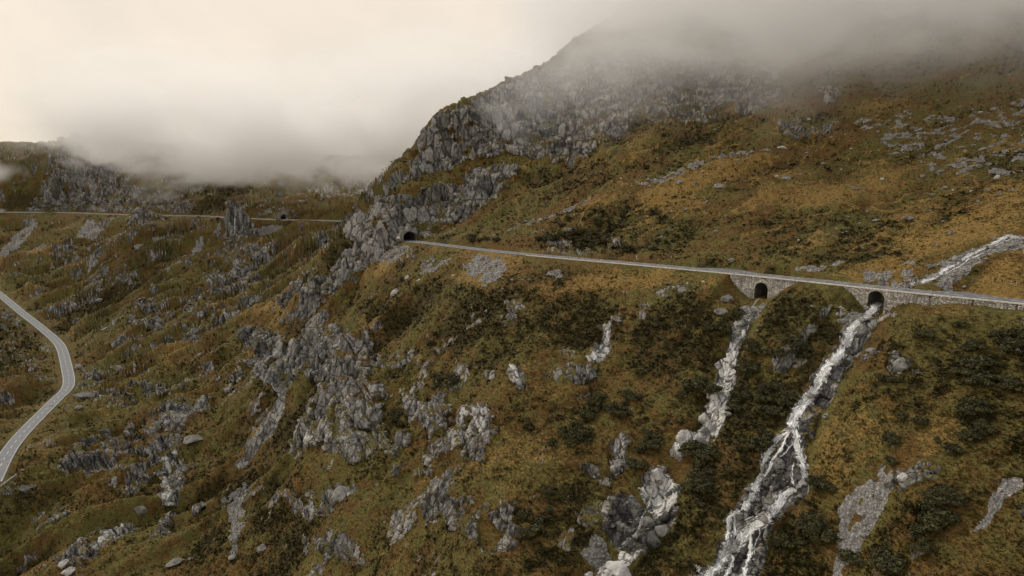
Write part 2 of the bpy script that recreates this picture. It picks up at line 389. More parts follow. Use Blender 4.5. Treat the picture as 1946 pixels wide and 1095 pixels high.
HEATH = [
 ([(640,590),(760,560),(900,545),(1000,560),(1010,575),(930,640),(860,650),(760,640),(680,610)], .9), ([(1020,575),(1120,560),(1200,590),(1180,640),(1080,660),(1020,620)], .8), ([(1200,600),(1330,560),(1390,640),(1330,700),(1200,720)], .6),
 ([(1390,600),(1420,700),(1440,900),(1350,1000),(1280,1090),(1200,1095),(1320,900),(1360,720)], .7), ([(1480,580),(1580,600),(1590,640),(1500,760),(1440,850),(1440,640)], .7), ([(960,900),(1130,930),(1140,1000),(1080,1095),(980,1060)], .8),
 ([(330,900),(560,880),(600,960),(560,1095),(330,1095),(420,960)], .8), ([(0,620),(60,640),(50,700),(0,720)], .8), ([(1050,400),(1200,390),(1300,400),(1340,470),(1200,480),(1000,470)], .7), ([(1440,430),(1560,400),(1640,440),(1500,480)], .75),
 ([(1400,360),(1520,345),(1540,380),(1420,395)], .5), ([(1640,410),(1740,420),(1720,455),(1650,450)], .7), ([(1820,280),(1946,280),(1946,320),(1840,310)], .7), ([(1250,250),(1450,230),(1420,280),(1240,300)], .6), ([(1000,320),(1180,300),(1150,340),(980,380)], .5),
 ([(350,330),(480,350),(480,405),(360,405)], .9), ([(0,370),(120,360),(120,400),(0,400)], .9), ([(1460,400),(1480,380),(1540,390)], .5), ([(1700,960),(1820,930),(1800,1050),(1700,1095),(1640,1060)], .8), ([(1830,700),(1946,640),(1946,720),(1860,850),(1820,800)], .5),
 ([(520,620),(640,880),(560,870),(480,760)], .4), ([(700,440),(760,430),(700,470)], .0), ([(120,560),(200,530),(260,550),(180,640),(120,620)], .7), ([(250,470),(330,460),(330,520),(220,560)], .5), ([(480,470),(640,430),(640,470),(520,530)], .4),
 ([(1560,950),(1600,960),(1580,1095),(1440,1095),(1480,1000)], .6), ([(700,640),(850,700),(860,740),(720,730)], .6),
]
GOLD = [
 ([(780,545),(870,530),(980,540),(1060,525),(1300,520),(1390,540),(1340,560),(1200,560),(1120,555),(1010,568),(980,552),(860,545)], 1), ([(650,600),(700,590),(760,630),(720,640)], .6), ([(280,695),(360,645),(460,605),(640,560),(760,500),(740,535),(640,580),(500,620),(400,650),(320,690)], .8),
 ([(1200,370),(1300,330),(1420,300),(1560,330),(1640,370),(1560,400),(1380,400),(1250,400)], .6), ([(1540,520),(1720,490),(1760,500),(1720,535),(1600,530)], .7), ([(1820,530),(1946,470),(1946,560),(1860,545)], .8), ([(1650,350),(1946,250),(1946,440),(1750,490),(1650,440)], .45),
 ([(1560,800),(1640,780),(1700,850),(1640,900),(1560,930)], .3), ([(780,465),(1000,490),(1000,530),(860,520),(790,490)], .5), ([(840,430),(960,450),(1000,460),(880,455)], .4), ([(500,440),(640,420),(620,450),(520,460)], .4), ([(960,430),(1140,370),(1160,385),(1000,450)], .5),
 ([(1700,900),(1780,800),(1850,800),(1790,870)], .5), ([(0,520),(100,580),(80,560),(0,500)], .3), ([(1490,545),(1600,545),(1600,560),(1490,565)], .6), ([(600,880),(880,880),(960,830),(1040,780),(1040,850),(860,930),(640,900)], .25),
]
GREEN = [
 ([(1700,600),(1946,610),(1946,850),(1800,900),(1700,800),(1680,700)], .75), ([(150,740),(260,720),(400,730),(330,770),(200,800),(120,830)], .9), ([(0,930),(60,880),(200,850),(110,900)], .6), ([(640,890),(820,870),(960,880),(820,960)], .4), ([(1440,750),(1400,850),(1330,960),(1280,1000)], .6),
 ([(780,440),(880,450),(1000,500),(880,490)], .4), ([(540,650),(580,720),(640,700),(560,760),(540,700)], .6), ([(1750,1095),(1946,1000),(1946,1095)], .6), ([(1390,550),(1430,570),(1400,580)], .6), ([(380,520),(560,540),(300,640),(260,610)], .3),
]
MASKS = {'rock': canvas(ROCK, 5), 'white': canvas(WHITE, 4), 'dark': canvas(DARK, 6), 'scree': canvas(SCREE, 5), 'heath': canvas(HEATH, 60), 'gold': canvas(GOLD, 40), 'green': canvas(GREEN, 40)}
def look(A, U, V):
    x = np.clip(U / 2 - .5, 0, CW - 1.001); y = np.clip(V / 2 - .5, 0, CH - 1.001)
    i, j = x.astype(int), y.astype(int); a, b = (x - i).astype(F32), (y - j).astype(F32)
    return (A[j, i] * (1 - a) + A[j, i + 1] * a) * (1 - b) + (A[j + 1, i] * (1 - a) + A[j + 1, i + 1] * a) * b

# ------------------------------------------------------------------ the viaduct walls: their foot line, on the vertical plane below the road's valley edge
HW = 3.7                                            # half width of the upper road
_L = arclen(UP_ALL); _T, _N = normals2(UP_ALL)
EDGE = UP_ALL.copy(); EDGE[:, :2] -= _N * HW        # valley edge of the road
def on_wall(u, v):
    """arc position and height where a sight line meets the vertical surface under the valley edge"""
    a, _ = ray(u, v)
    k = EDGE[:, 0] / EDGE[:, 1]
    i = int(np.clip(np.searchsorted(k, a), 1, len(k) - 1))
    # the bearing depends only on x/y
    f = np.clip((a - k[i - 1]) / (k[i] - k[i - 1]), 0, 1)
    Y = EDGE[i - 1, 1] * (1 - f) + EDGE[i, 1] * f
    return float(_L[i - 1] * (1 - f) + _L[i] * f), float(ray(u, v)[1] * Y)
FOOT1 = [(1383,518),(1387,523),(1393,535),(1409,553),(1426,565),(1434,566),(1457,568),(1474,561.7),(1492.6,548),(1516,537),(1522,534)]
FOOT2 = [(1598,541),(1604,546),(1619,554),(1630,566),(1645,577),(1664,583),(1680,583),(1709,573),(1737,575),(1754,579.6),(1779,579),(1804,576),(1829,577),(1871,580),(1901,586),(1946,589),(2070,600)]
foot1 = np.array([on_wall(*p) for p in FOOT1]); foot2 = np.array([on_wall(*p) for p in FOOT2])
def road_z(t): return np.interp(t, _L, UP_ALL[:, 2])
def wall_w(t):
    return np.maximum(sstep(foot1[0, 0], foot1[1, 0] + .5, t) * (1 - sstep(foot1[-2, 0] - .5, foot1[-1, 0], t)), sstep(foot2[0, 0], foot2[1, 0] + .5, t))
def foot_z(t):
    z = np.where(t < (foot1[-1, 0] + foot2[0, 0]) / 2, np.interp(t, foot1[:, 0], foot1[:, 1]), np.interp(t, foot2[:, 0], foot2[:, 1]))
    return np.minimum(z, road_z(t) - .3)
def lay_w(t):
    """extra asphalt on the hill side: two lay-bys"""
    w = np.zeros(np.shape(t))
    for ua, ub, ext in ((1296, 1425, 4.2), (1742, 1895, 4.6)):
        ta, tb = on_wall(ua, 500)[0], on_wall(ub, 500)[0]
        w = w + ext * sstep(ta, ta + 10, t) * (1 - sstep(tb - 10, tb, t))
    return w
ARCH = []
for (l, r, top, bot) in (((1435, 550), (1460.5, 552), (1448, 537), (1446, 568)), ((1650, 565), (1682, 565), (1666, 553), (1664, 584))):
    tl, tr = on_wall(*l)[0], on_wall(*r)[0]
    ARCH.append((tl, tr, on_wall(*top)[1], on_wall(*bot)[1]))
print('ARCH', [tuple(round(x, 1) for x in a) for a in ARCH], [round(float(road_z(a[0])), 1) for a in ARCH])

GULLY = [  # pixel line, depth, half width
 ([(1447,566),(1425,592),(1402,635),(1387,680),(1372,735),(1352,785),(1318,832),(1262,900),(1212,980),(1152,1062),(1115,1120)], 3.6, 5.0, 'dry'),
 ([(1664,582),(1640,622),(1602,672),(1562,735),(1527,790),(1510,838),(1480,890),(1440,960),(1410,1020),(1375,1100)], 4.2, 7.5, 'wet'),
 ([(1700,915),(1650,960),(1610,1050),(1590,1120)], 1.2, 6.0, 'scree'),
 ([(1946,905),(1890,960),(1850,1005)], 1.0, 4.0, 'scree'),
 ([(1160,620),(1150,660),(1110,720)], 1.2, 3.0, 'scree'), ([(470,900),(450,980),(440,1060)], 1.6, 5.0, 'scree'),
 ([(640,610),(600,700),(540,780),(420,900)], 3.0, 12, 'scree'), ([(390,460),(300,525),(200,620)], 4.0, 14, 'far'), ([(960,580),(930,650),(850,780)], 1.5, 9, 'x')]
GUL = []
for px, dep, wd, tag_ in GULLY:
    P = np.array([cast_base(min(max(u, -100), 2060), v) for u, v in px])
    GUL.append((catmull(P, 1.5), dep, wd, tag_))
# the beck above the road, running down to the second arch
BECK_PX = [(1990,430),(1946,449),(1905,462),(1860,478),(1820,502),(1785,528),(1745,541)]
tb = .5 * (ARCH[1][0] + ARCH[1][1]); ib = int(np.argmin(np.abs(_L - tb)))
beck_end = UP_ALL[ib].copy(); beck_end[2] = ARCH[1][3]
BECK = catmull([cast_base(u, v) for u, v in BECK_PX] + [tuple(UP_ALL[ib, :2] + _N[ib] * 3) + (ARCH[1][3] + .8,), tuple(UP_ALL[ib, :2] - _N[ib] * 4.4) + (ARCH[1][3] + .1,)], 1.0)

# ------------------------------------------------------------------ terrain sheet
nf = int(1780 * Q); nr = int(1120 * Q)
KC = np.concatenate([np.linspace(-2.5, -.84, 46, endpoint=False), np.linspace(-.84, .84, nf), np.linspace(.84, 2.5, 47)[1:]])
lfine = LT; Yf = np.exp(LT)
Zc = base_z(KC[:, None] * Yf[None], np.broadcast_to(Yf, (len(KC), len(Yf))))
tau = Zc / Yf
dt = np.diff(tau, axis=1) * 700
vis = tau[:, 1:] >= np.maximum.accumulate(tau, axis=1)[:, 1:] - .004
inframe = (tau[:, 1:] > -.72) & (tau[:, 1:] < .32)
wgt = np.where(dt > 0, dt, -.15 * dt) * np.where(vis, 1.0, .12) * np.where(inframe, 1, .2)
dl = LT[1] - LT[0]
wgt = np.clip(wgt, 0, 400 * dl * 6) + dl * 45
for ax, n in ((0, 30), (1, 4)):
    for _ in range(n):
        wgt = (np.roll(wgt, 1, ax) + 2 * wgt + np.roll(wgt, -1, ax)) / 4 if ax == 0 else np.concatenate([wgt[:, :1], (wgt[:, :-2] + 2 * wgt[:, 1:-1] + wgt[:, 2:]) / 4, wgt[:, -1:]], 1)
cum = np.concatenate([np.zeros((len(KC), 1)), np.cumsum(wgt, 1)], 1)
cum /= cum[:, -1:]
Y = np.empty((len(KC), nr))
tt = np.linspace(0, 1, nr)
for i in range(len(KC)):
    Y[i] = np.exp(np.interp(tt, cum[i], LT))
X = KC[:, None] * Y
shp = X.shape
X = X.ravel(); Y = Y.ravel()
Z = base_z(X, Y)
NV = len(X)
U, V = pix(X, np.maximum(Y, 30), Z)
tauv = (Z / Y).reshape(shp)
VIS = (tauv >= np.maximum.accumulate(tauv, axis=1) - .003).ravel()
M = {k: look(a, U, V) * VIS for k, a in MASKS.items()}
x32, y32, z32 = X.astype(F32), Y.astype(F32), Z.astype(F32)
# warp the outlines a little so that no edge is a ruled line
wob = fbm(x32, y32, z32, 7, 4)
wob2 = fbm(x32, y32, z32, 22, 3, off=4.1)

# broad swells and ribs running down the fall line, kept off the roads
near_road = np.ones(NV, F32)
ROADS = {}
for nm, P, reach in (('up', UP_ALL, 40), ('low', LOW, 30), ('far', FAR, 30)):
    r = nearest(X, Y, P, reach); ROADS[nm] = r
    near_road[r[0]] = np.minimum(near_road[r[0]], sstep(5, reach - 4, np.abs(r[2])))
st, sd = X * .606 - Y * .795, X * .795 + Y * .606
ribs = fbm((st / 1.0).astype(F32), (sd / 3.2).astype(F32), np.zeros(NV, F32), 34, 4)
ribs = .5 * ribs + .9 * (.28 - np.abs(fbm((st / 1.0).astype(F32), (sd / 3.6).astype(F32), np.zeros(NV, F32), 42, 4, off=33.)))
swell = fbm(x32, y32, z32 * 0, 75, 3, off=2.2)
big = np.clip(Y / 300, .5, 2.2).astype(F32)
leftk = sstep(40, -60, X) * sstep(950, 800, Y)
crag = np.abs(fbm(x32, y32, z32 * 0, 95, 5, gain=.55, off=41.))
near_road2 = np.maximum(near_road, .25)
Z = Z + near_road * (ribs * (5.0 + 7.0 * leftk) + swell * 2.2) * big * np.where(Y < 1300, 1, .3) * (1 - .6 * sstep(900, 1000, Y))
Z = Z + near_road * sstep(-46, -10, Z) * sstep(880, 980, Y) * sstep(1700, 1200, Y) * (36 * (.26 - crag))
# benches: step the steeper slopes
hh = (Z / 13 + .5 * wob2).astype(F32)
Z = Z + near_road * 1.7 * np.sin(2 * np.pi * hh) * sstep(.2, .5, M['rock'] + M['heath'] * .2)
print('base', NV)

# gullies
gdist = np.full(NV, 99, F32)
for P, dep, wd, tg in GUL:
    idx, t, d, zz = nearest(X, Y, P, wd * 3)
    Z[idx] -= dep * np.exp(-(d / wd) ** 2) * sstep(-2, 12, t)
    if tg in ('dry', 'wet'): gdist[idx] = np.minimum(gdist[idx], np.abs(d) / wd)
idx, t, d, zz = nearest(X, Y, BECK, 20)
k = np.exp(-(d / 6.5) ** 2)
Z[idx] = Z[idx] * (1 - k) + np.minimum(Z[idx], zz - .5) * k

# the upper road's bench, walls and arches
idx, t, d, zr = ROADS['up']
z = Z[idx]
W = wall_w(t); zb = foot_z(t); zr = road_z(t)
nat_edge = np.interp(t, _L[::3], base_z(EDGE[::3, 0], EDGE[::3, 1]))
g = np.zeros(len(t)); gz = np.zeros(len(t))
for tl, tr, ztop, zbot in ARCH:
    gg = sstep(tl - 2.5, tl - .3, t) * (1 - sstep(tr + .3, tr + 2.5, t))
    gz = np.where(gg > g, zbot, gz); g = np.maximum(g, gg)
low = d < -HW
dd = -d - HW
emb = np.maximum(np.minimum(z, zr - .15 + .05 * dd), zr - .12 - np.maximum(dd - .7, 0) * .62)
wallside = z + (zb - nat_edge) * np.exp(-(np.maximum(dd, 0) / 9) ** 2) * (dd < 26)
wallside = np.minimum(wallside, np.where(dd < 3, zb + .2 + .15 * dd, 1e3))
wallside = np.where(dd < .8, zb + (wallside - zb) * sstep(.0, .8, dd), wallside)
zl = emb * (1 - W) + wallside * W
s = np.clip((d + HW) / (2 * HW), 0, 1)
d = np.where((d > HW) & (d < HW + lay_w(t)), HW, d)
zin = (zr - .5) * (1 - W) + (np.minimum(zb, zr - .9) * (1 - s) + (zr - .5) * s - .4) * W
zin = zin * (1 - g) + (gz + (d + HW) * .12) * g
du = d - HW - lay_w(t)
up_n = np.maximum(np.minimum(z, zr - .12 + np.maximum(du - .9, 0) * .95), zr - .25 - np.maximum(du, 0) * .25)
up_w = np.minimum(np.where(du < 12, gz + (d + HW) * .12 + np.maximum(du, 0) * np.where(t < (ARCH[0][1] + ARCH[1][0]) / 2, 1.6, .45), 1e3), z)
zu = up_n * (1 - g) + np.minimum(up_w, up_n) * g
fade = sstep(38, 26, np.abs(d))
tun = sstep(-2.5, -.5, t)                            # nothing is cut where the road runs inside the rock
znew = np.where(low, zl, np.where(du > 0, zu, zin))
Z[idx] = z + (znew - z) * fade * tun
# lower and far roads: simple cut and fill
for nm, hw in (('low', 4.0), ('far', 4.0)):
    idx, t, d, zr = ROADS[nm]
    z = Z[idx]; a = np.abs(d) - hw
    c = np.clip(z, zr - .2 - np.maximum(a - .8, 0) * .6, zr - .2 + np.maximum(a - .6, 0) * .9)
    c = np.where(a < .5, zr - .35 - (.4 if nm == 'far' else 0), c)
    Z[idx] = z + (c - z) * sstep(29, 20, np.abs(d))

# the rock stump beside the far road
tx, ty, tz = cast_base(452, 450)
ty_ = ty; 
rr = np.hypot((X - tx) / 1.0, (Y - ty) / 1.1)
ns = perlin(x32, y32, z32 * 0, 9)
Z = Z + (30 + 22 * perlin(x32, y32, z32 * 0, 5, 3.)) * sstep(24, 3, rr + 6 * ns) * (Y < 1000)
for (u_, v_, h_, r_) in ((270, 420, 14, 16), (340, 402, 10, 13), (720, 560, 0, 5)):
    bx, by, bz = cast_base(u_, v_)
    Z = Z + h_ * np.exp(-(((X - bx) ** 2 + (Y - by) ** 2) / r_ ** 2)) * (near_road if h_ < 12 else 1)

def grid_normals(X, Y, Z):
    P = np.stack([X, Y, Z], -1).reshape(shp + (3,))
    a = np.gradient(P, axis=0); b = np.gradient(P, axis=1)
    n = np.cross(a, b).reshape(-1, 3)
    n *= np.where(n[:, 2:] < 0, -1, 1)
    return n / (np.linalg.norm(n, axis=1)[:, None] + 1e-9)
N = grid_normals(X, Y, Z)
z32 = Z.astype(F32)
road_free = near_road.copy()
idx, t, d, _ = ROADS['up']; road_free[idx] = sstep(HW + .8, HW + 5, np.abs(d)) * np.where(t < 2, 1, 1); 
for nm in ('low', 'far'):
    i2, t2, d2, _ = ROADS[nm]; road_free[i2] = sstep(4.6, 9, np.abs(d2))
onr = np.zeros(NV, F32); onr[idx] = np.where((np.abs(d) < HW + 5.5) & (t > 1), 1, 0)
# rock strength: outlines + steepness + patchiness
steep = sstep(.80, .62, N[:, 2]).astype(F32)
led = fbm(x32, y32, z32 * 3.2, 16, 3, off=9.3)
fine = fbm(x32, y32, z32, 4.5, 3, off=1.3)
far_k = sstep(380, 700, Y).astype(F32)
rib = fbm((x32 + .35 * z32), y32, z32 * .28, 6.5, 4, gain=.6, off=21.)
rk = M['rock'] * .86 + .70 * rib - .66 * led + .38 * fine + .15 * wob + .16 * steep * (M['rock'] > .1) + .45 * np.maximum(M['dark'] * .5, M['white']) * (M['rock'] > .2)
rock = sstep(.46, .58, rk) * (M['rock'] > .03)
spr = fbm(x32, y32, z32 * .6, 26, 5, gain=.62, off=6.6)
spots = sstep(.50, .66, spr + .35 * fine + .30 * steep + .12 * (Y > 330) - .5 * M['gold'] - .2 * M['green'] - .06)
spots = spots * np.where((sd > 215) & (X > -30), .35, 1) * (Y < 1300)
rock = np.maximum(rock, spots * .95) * (1 - onr * (M['rock'] < .3)) * road_free
rock = np.maximum(rock, M['rock'] * (gdist < 2) * (M['rock'] > .8) * road_free).astype(F32)
trail = np.exp(-(fbm(x32, y32, z32 * .5, 34, 3, off=12.) / .022) ** 2) * sstep(205, 235, sd) * (X > -40)
scree = sstep(.40, .70, M['scree'] + (.6 * wob + .95 * fine) * (1 - .55 * far_k)) * (M['scree'] > .05) * (1 - rock * (M['scree'] < .9)) * road_free
print('masks')

# fractured rock: blocks, joints and slabs pushed along the surface normal
ri = np.nonzero(rock > .02)[0]
rx, ry, rz = x32[ri], y32[ri], z32[ri]
tx_ = rx + .35 * rz; ty2 = ry; tz2 = rz * .17                # joints stand steep and lean to the left
wx = .7 * _perlin(rx / 6, ry / 6, rz / 6); wy = .7 * _perlin(rx / 6 + 9, ry / 6, rz / 6)
sc = np.clip(Y[ri] / 260, .75, 1.5).astype(F32)
f1, f2, c1, l1 = worley((tx_ + wx) / sc, (ty2 + wy) / sc, tz2 / sc, 6.2, 0, True)
disp = (c1 - .5) * 4.2 + l1 * 3.6 - 1.3 * np.exp(-(f2 - f1) / .07)
f1, f2, c2, l2 = worley((tx_ + wx) / sc, (ty2 - wy) / sc, tz2 / sc * 1.2, 2.5, 5.5, True)
disp += (c2 - .5) * 1.0 + l2 * 1.1 - .8 * np.exp(-(f2 - f1) / .09)
crack = np.exp(-(f2 - f1) / .07)
f1, f2, c3, l3 = worley(tx_ / sc, ty2 / sc, tz2 / sc * 1.5, 1.3, 2.2, True)
disp += (c3 - .5) * .1 + l3 * .2 - .25 * np.exp(-(f2 - f1) / .1)
disp = (disp * np.where((Y[ri] > 380) & (X[ri] > -260), .55, .72) + 1.3) * sc
Nh = N[ri].copy(); Nh[:, 2] *= .55; Nh /= np.linalg.norm(Nh, axis=1)[:, None]
disp = disp * np.where(gdist[ri] < 1, .55 + .45 * gdist[ri], 1)
amt = (disp * rock[ri] * np.where(M['rock'][ri] > .1, 1, .55))[:, None] * Nh
rockval = np.zeros(NV, F32); rockval[ri] = .45 * c1 + .35 * c2 + .2 * c3
crackv = np.zeros(NV, F32); crackv[ri] = crack

# turf: hummocks, heath cushions and terraces along the contour
grass = (1 - rock)
hum = fbm(x32, y32, z32, 5.5, 4, off=3.3)
cush = np.abs(fbm(x32, y32, z32, 2.4, 3, off=8.1))
patch = fbm(x32, y32, z32 * 1.5, 30, 4, off=5.2)
tuft = fbm(x32, y32, z32 * 1.6, 3.0, 4, gain=.7, off=31.)
heath = M['heath'] * .70 + .55 * patch + .30 * wob + .35 * fine + .50 * tuft - .35 * M['gold'] - .75 * ribs * (Y < 900) + .20 - .5 * trail
heath = (np.clip(.5 + .75 * (heath - .42), 0, 1) * grass).astype(F32)
terr = np.sin(2 * np.pi * (z32 / .95 + 1.1 * wob))
bigf = np.clip(Y / 220, .8, 2.5)
dzt = grass * road_free * ((.62 * hum + .80 * (cush - .3) * (.35 + heath) ) * bigf + .07 * terr * (1 - heath))
Zs = Z + dzt
X2, Y2, Z2 = X.copy(), Y.copy(), Zs.copy()
X2[ri] += amt[:, 0]; Y2[ri] += amt[:, 1]; Z2[ri] += amt[:, 2]
st_ = scree > .05
f1, f2, c = worley(x32[st_], y32[st_], z32[st_], .95)
Z2[st_] += scree[st_] * ((c - .5) * .4 - .14 * np.exp(-(f2 - f1) / .15)) * (1 + .3 * far_k[st_])
stoneval = np.zeros(NV, F32); stoneval[st_] = c
N2 = grid_normals(X2, Y2, Z2)
# turf holds on the ledges
ledge = sstep(.78, .92, N2[:, 2] + .20 * fine + .12 * led) * (1 - M['white'] * .8) * (1 - M['dark'] * .7)
rockc = (rock * (1 - .92 * ledge)).astype(F32)
gold = np.clip(M['gold'] * .9 + .55 * ribs * (Y < 900) + .9 * trail + .55 * fbm(x32, y32, z32, 40, 4, off=2.9) + .3 * fine, 0, 1) * (1 - .55 * heath)
green = np.clip(M['green'] + .5 * fbm(x32, y32, z32, 48, 3, off=14.) , 0, 1)
dark = np.clip(M['dark'] + .55 * np.maximum(fbm(x32, y32, z32 * .4, 12, 3, off=17.), 0) + .5 * crackv, 0, 1)  # cracks darkened as well: shade of the recesses put into the colour
white = np.clip(M['white'] + .8 * (rockval - .45) * (rock > .1), 0, 1)

def write_mesh(me, co, faces_idx, nper):
    me.vertices.add(len(co)); me.vertices.foreach_set('co', co.astype(F32).ravel())
    me.loops.add(faces_idx.size); me.loops.foreach_set('vertex_index', faces_idx.astype(np.int32).ravel())
    me.polygons.add(len(faces_idx)); me.polygons.foreach_set('loop_start', np.arange(0, faces_idx.size, nper, dtype=np.int32))
    me.update(calc_edges=True)

me = bpy.data.meshes.new('mountainside')
ii = np.arange(NV).reshape(shp)
# the tunnels are bored: no ground inside them
def bore(poly_pts, tt_max, hw, hgt):
    i_, t_, d_, z_ = nearest(X2, Y2, poly_pts, 9)
    lt = arclen(poly_pts)[-1]
    return i_[(t_ > 1.0) & (t_ < lt + tt_max) & (np.abs(d_) < hw) & (Z2[i_] > z_ - .2) & (Z2[i_] < z_ + hgt)]
FT = FAR[int(np.argmin(np.abs(FAR[:, 0] / FAR[:, 1] - ray(541, 415)[0])))]
fdir = np.array([-.957, .288]); FAR_IN = np.array([[FT[0] + fdir[0] * q, FT[1] + fdir[1] * q, FT[2]] for q in np.linspace(-18, 0, 18)])
hole = np.zeros(NV, bool); hole[bore(UP_IN[::-1][::-1], 1.6, 3.6, 5.6)] = True
faces = np.stack([ii[:-1, :-1], ii[1:, :-1], ii[1:, 1:], ii[:-1, 1:]], -1).reshape(-1, 4)
faces = faces[~hole[faces].any(1)]
write_mesh(me, np.stack([X2, Y2, Z2], 1), faces, 4)
me.polygons.foreach_set('use_smooth', (rock[faces[:, 0]] < .4) & (scree[faces[:, 0]] < .4))
def attr(name, r, g, b):
    a = me.attributes.new(name, 'FLOAT_COLOR', 'POINT')
    a.data.foreach_set('color', np.stack([r, g, b, np.ones(NV)], 1).astype(F32).ravel())
attr('cover_a', rockc, scree, heath); attr('cover_b', gold, green, dark); attr('cover_c', white, np.maximum(rockval, stoneval), sstep(360, 430, Y) * (X > -260))
terrain = bpy.data.objects.new('mountain_terrain', me); COL.objects.link(terrain)
terrain['kind'] = 'structure'
print('terrain done')
# ------------------------------------------------------------------ materials
class NT:
    def __init__(self, name):
        self.m = bpy.data.materials.new(name); self.m.use_nodes = True
        self.t = self.m.node_tree; self.t.nodes.clear()
        self.out = self.t.nodes.new('ShaderNodeOutputMaterial')
    def n(self, typ, **kw):
        nd = self.t.nodes.new(typ)
        for k, v in kw.items():
            if k.startswith('i_'):
                key = k[2:]
                sock = nd.inputs[int(key)] if key.isdigit() else nd.inputs[key.replace('_', ' ')]
                if isinstance(v, bpy.types.NodeSocket): self.t.links.new(v, sock)
                else: sock.default_value = v
            else: setattr(nd, k, v)
        return nd
    def link(self, a, b): self.t.links.new(a, b)
    def math(self, op, a, b=0.0, c=None, clamp=False):
        nd = self.n('ShaderNodeMath', operation=op, use_clamp=clamp, i_0=a, i_1=b)
        if c is not None:
            if isinstance(c, bpy.types.NodeSocket): self.link(c, nd.inputs[2])
            else: nd.inputs[2].default_value = c
        return nd.outputs[0]
    def mix(self, f, a, b, typ='MIX'):
        nd = self.n('ShaderNodeMix', data_type='RGBA', blend_type=typ)
        for s, v in ((0, f), (6, a), (7, b)):
            if isinstance(v, bpy.types.NodeSocket): self.link(v, nd.inputs[s])
            else: nd.inputs[s].default_value = (v + (1,) if isinstance(v, tuple) and len(v) == 3 else v)
        return nd.outputs[2]
    def noise(self, scale, detail=3, rough=.55, vec=None, dist=0):
        nd = self.n('ShaderNodeTexNoise', i_Scale=scale, i_Detail=detail, i_Roughness=rough, i_Distortion=dist)
        if vec is not None: self.link(vec, nd.inputs['Vector'])
        return nd.outputs['Fac']
    def voro(self, scale, vec=None, feature='F1', out='Distance'):
        nd = self.n('ShaderNodeTexVoronoi', feature=feature, i_Scale=scale)
        if vec is not None: self.link(vec, nd.inputs['Vector'])
        return nd.outputs[out]
    def ramp(self, f, a, b):
        nd = self.n('ShaderNodeMapRange', interpolation_type='SMOOTHSTEP', i_0=f, i_1=a, i_2=b)
        return nd.outputs[0]
    def pos(self): return self.n('ShaderNodeTexCoord').outputs['Object']
    def scaled(self, vec, s, rot=(0, 0, 0)):
        return self.n('ShaderNodeMapping', i_Vector=vec, i_Scale=s, i_Rotation=rot).outputs[0]
    def att(self, name):
        a = self.n('ShaderNodeAttribute', attribute_name=name)
        s = self.n('ShaderNodeSeparateColor', i_Color=a.outputs['Color'])
        return s.outputs[0], s.outputs[1], s.outputs[2]
    def bump(self, h, strength, dist):
        return self.n('ShaderNodeBump', i_Height=h, i_Strength=strength, i_Distance=dist).outputs[0]
    def finish(self, col, rough=.9, normal=None, spec=.25, **kw):
        b = self.n('ShaderNodeBsdfPrincipled', i_Roughness=rough, i_Specular_IOR_Level=spec)
        if isinstance(col, bpy.types.NodeSocket): self.link(col, b.inputs['Base Color'])
        else: b.inputs['Base Color'].default_value = col + (1,)
        if normal is not None: self.link(normal, b.inputs['Normal'])
        self.bsdf = b
        self.link(b.outputs[0], self.out.inputs['Surface'])
        return self.m

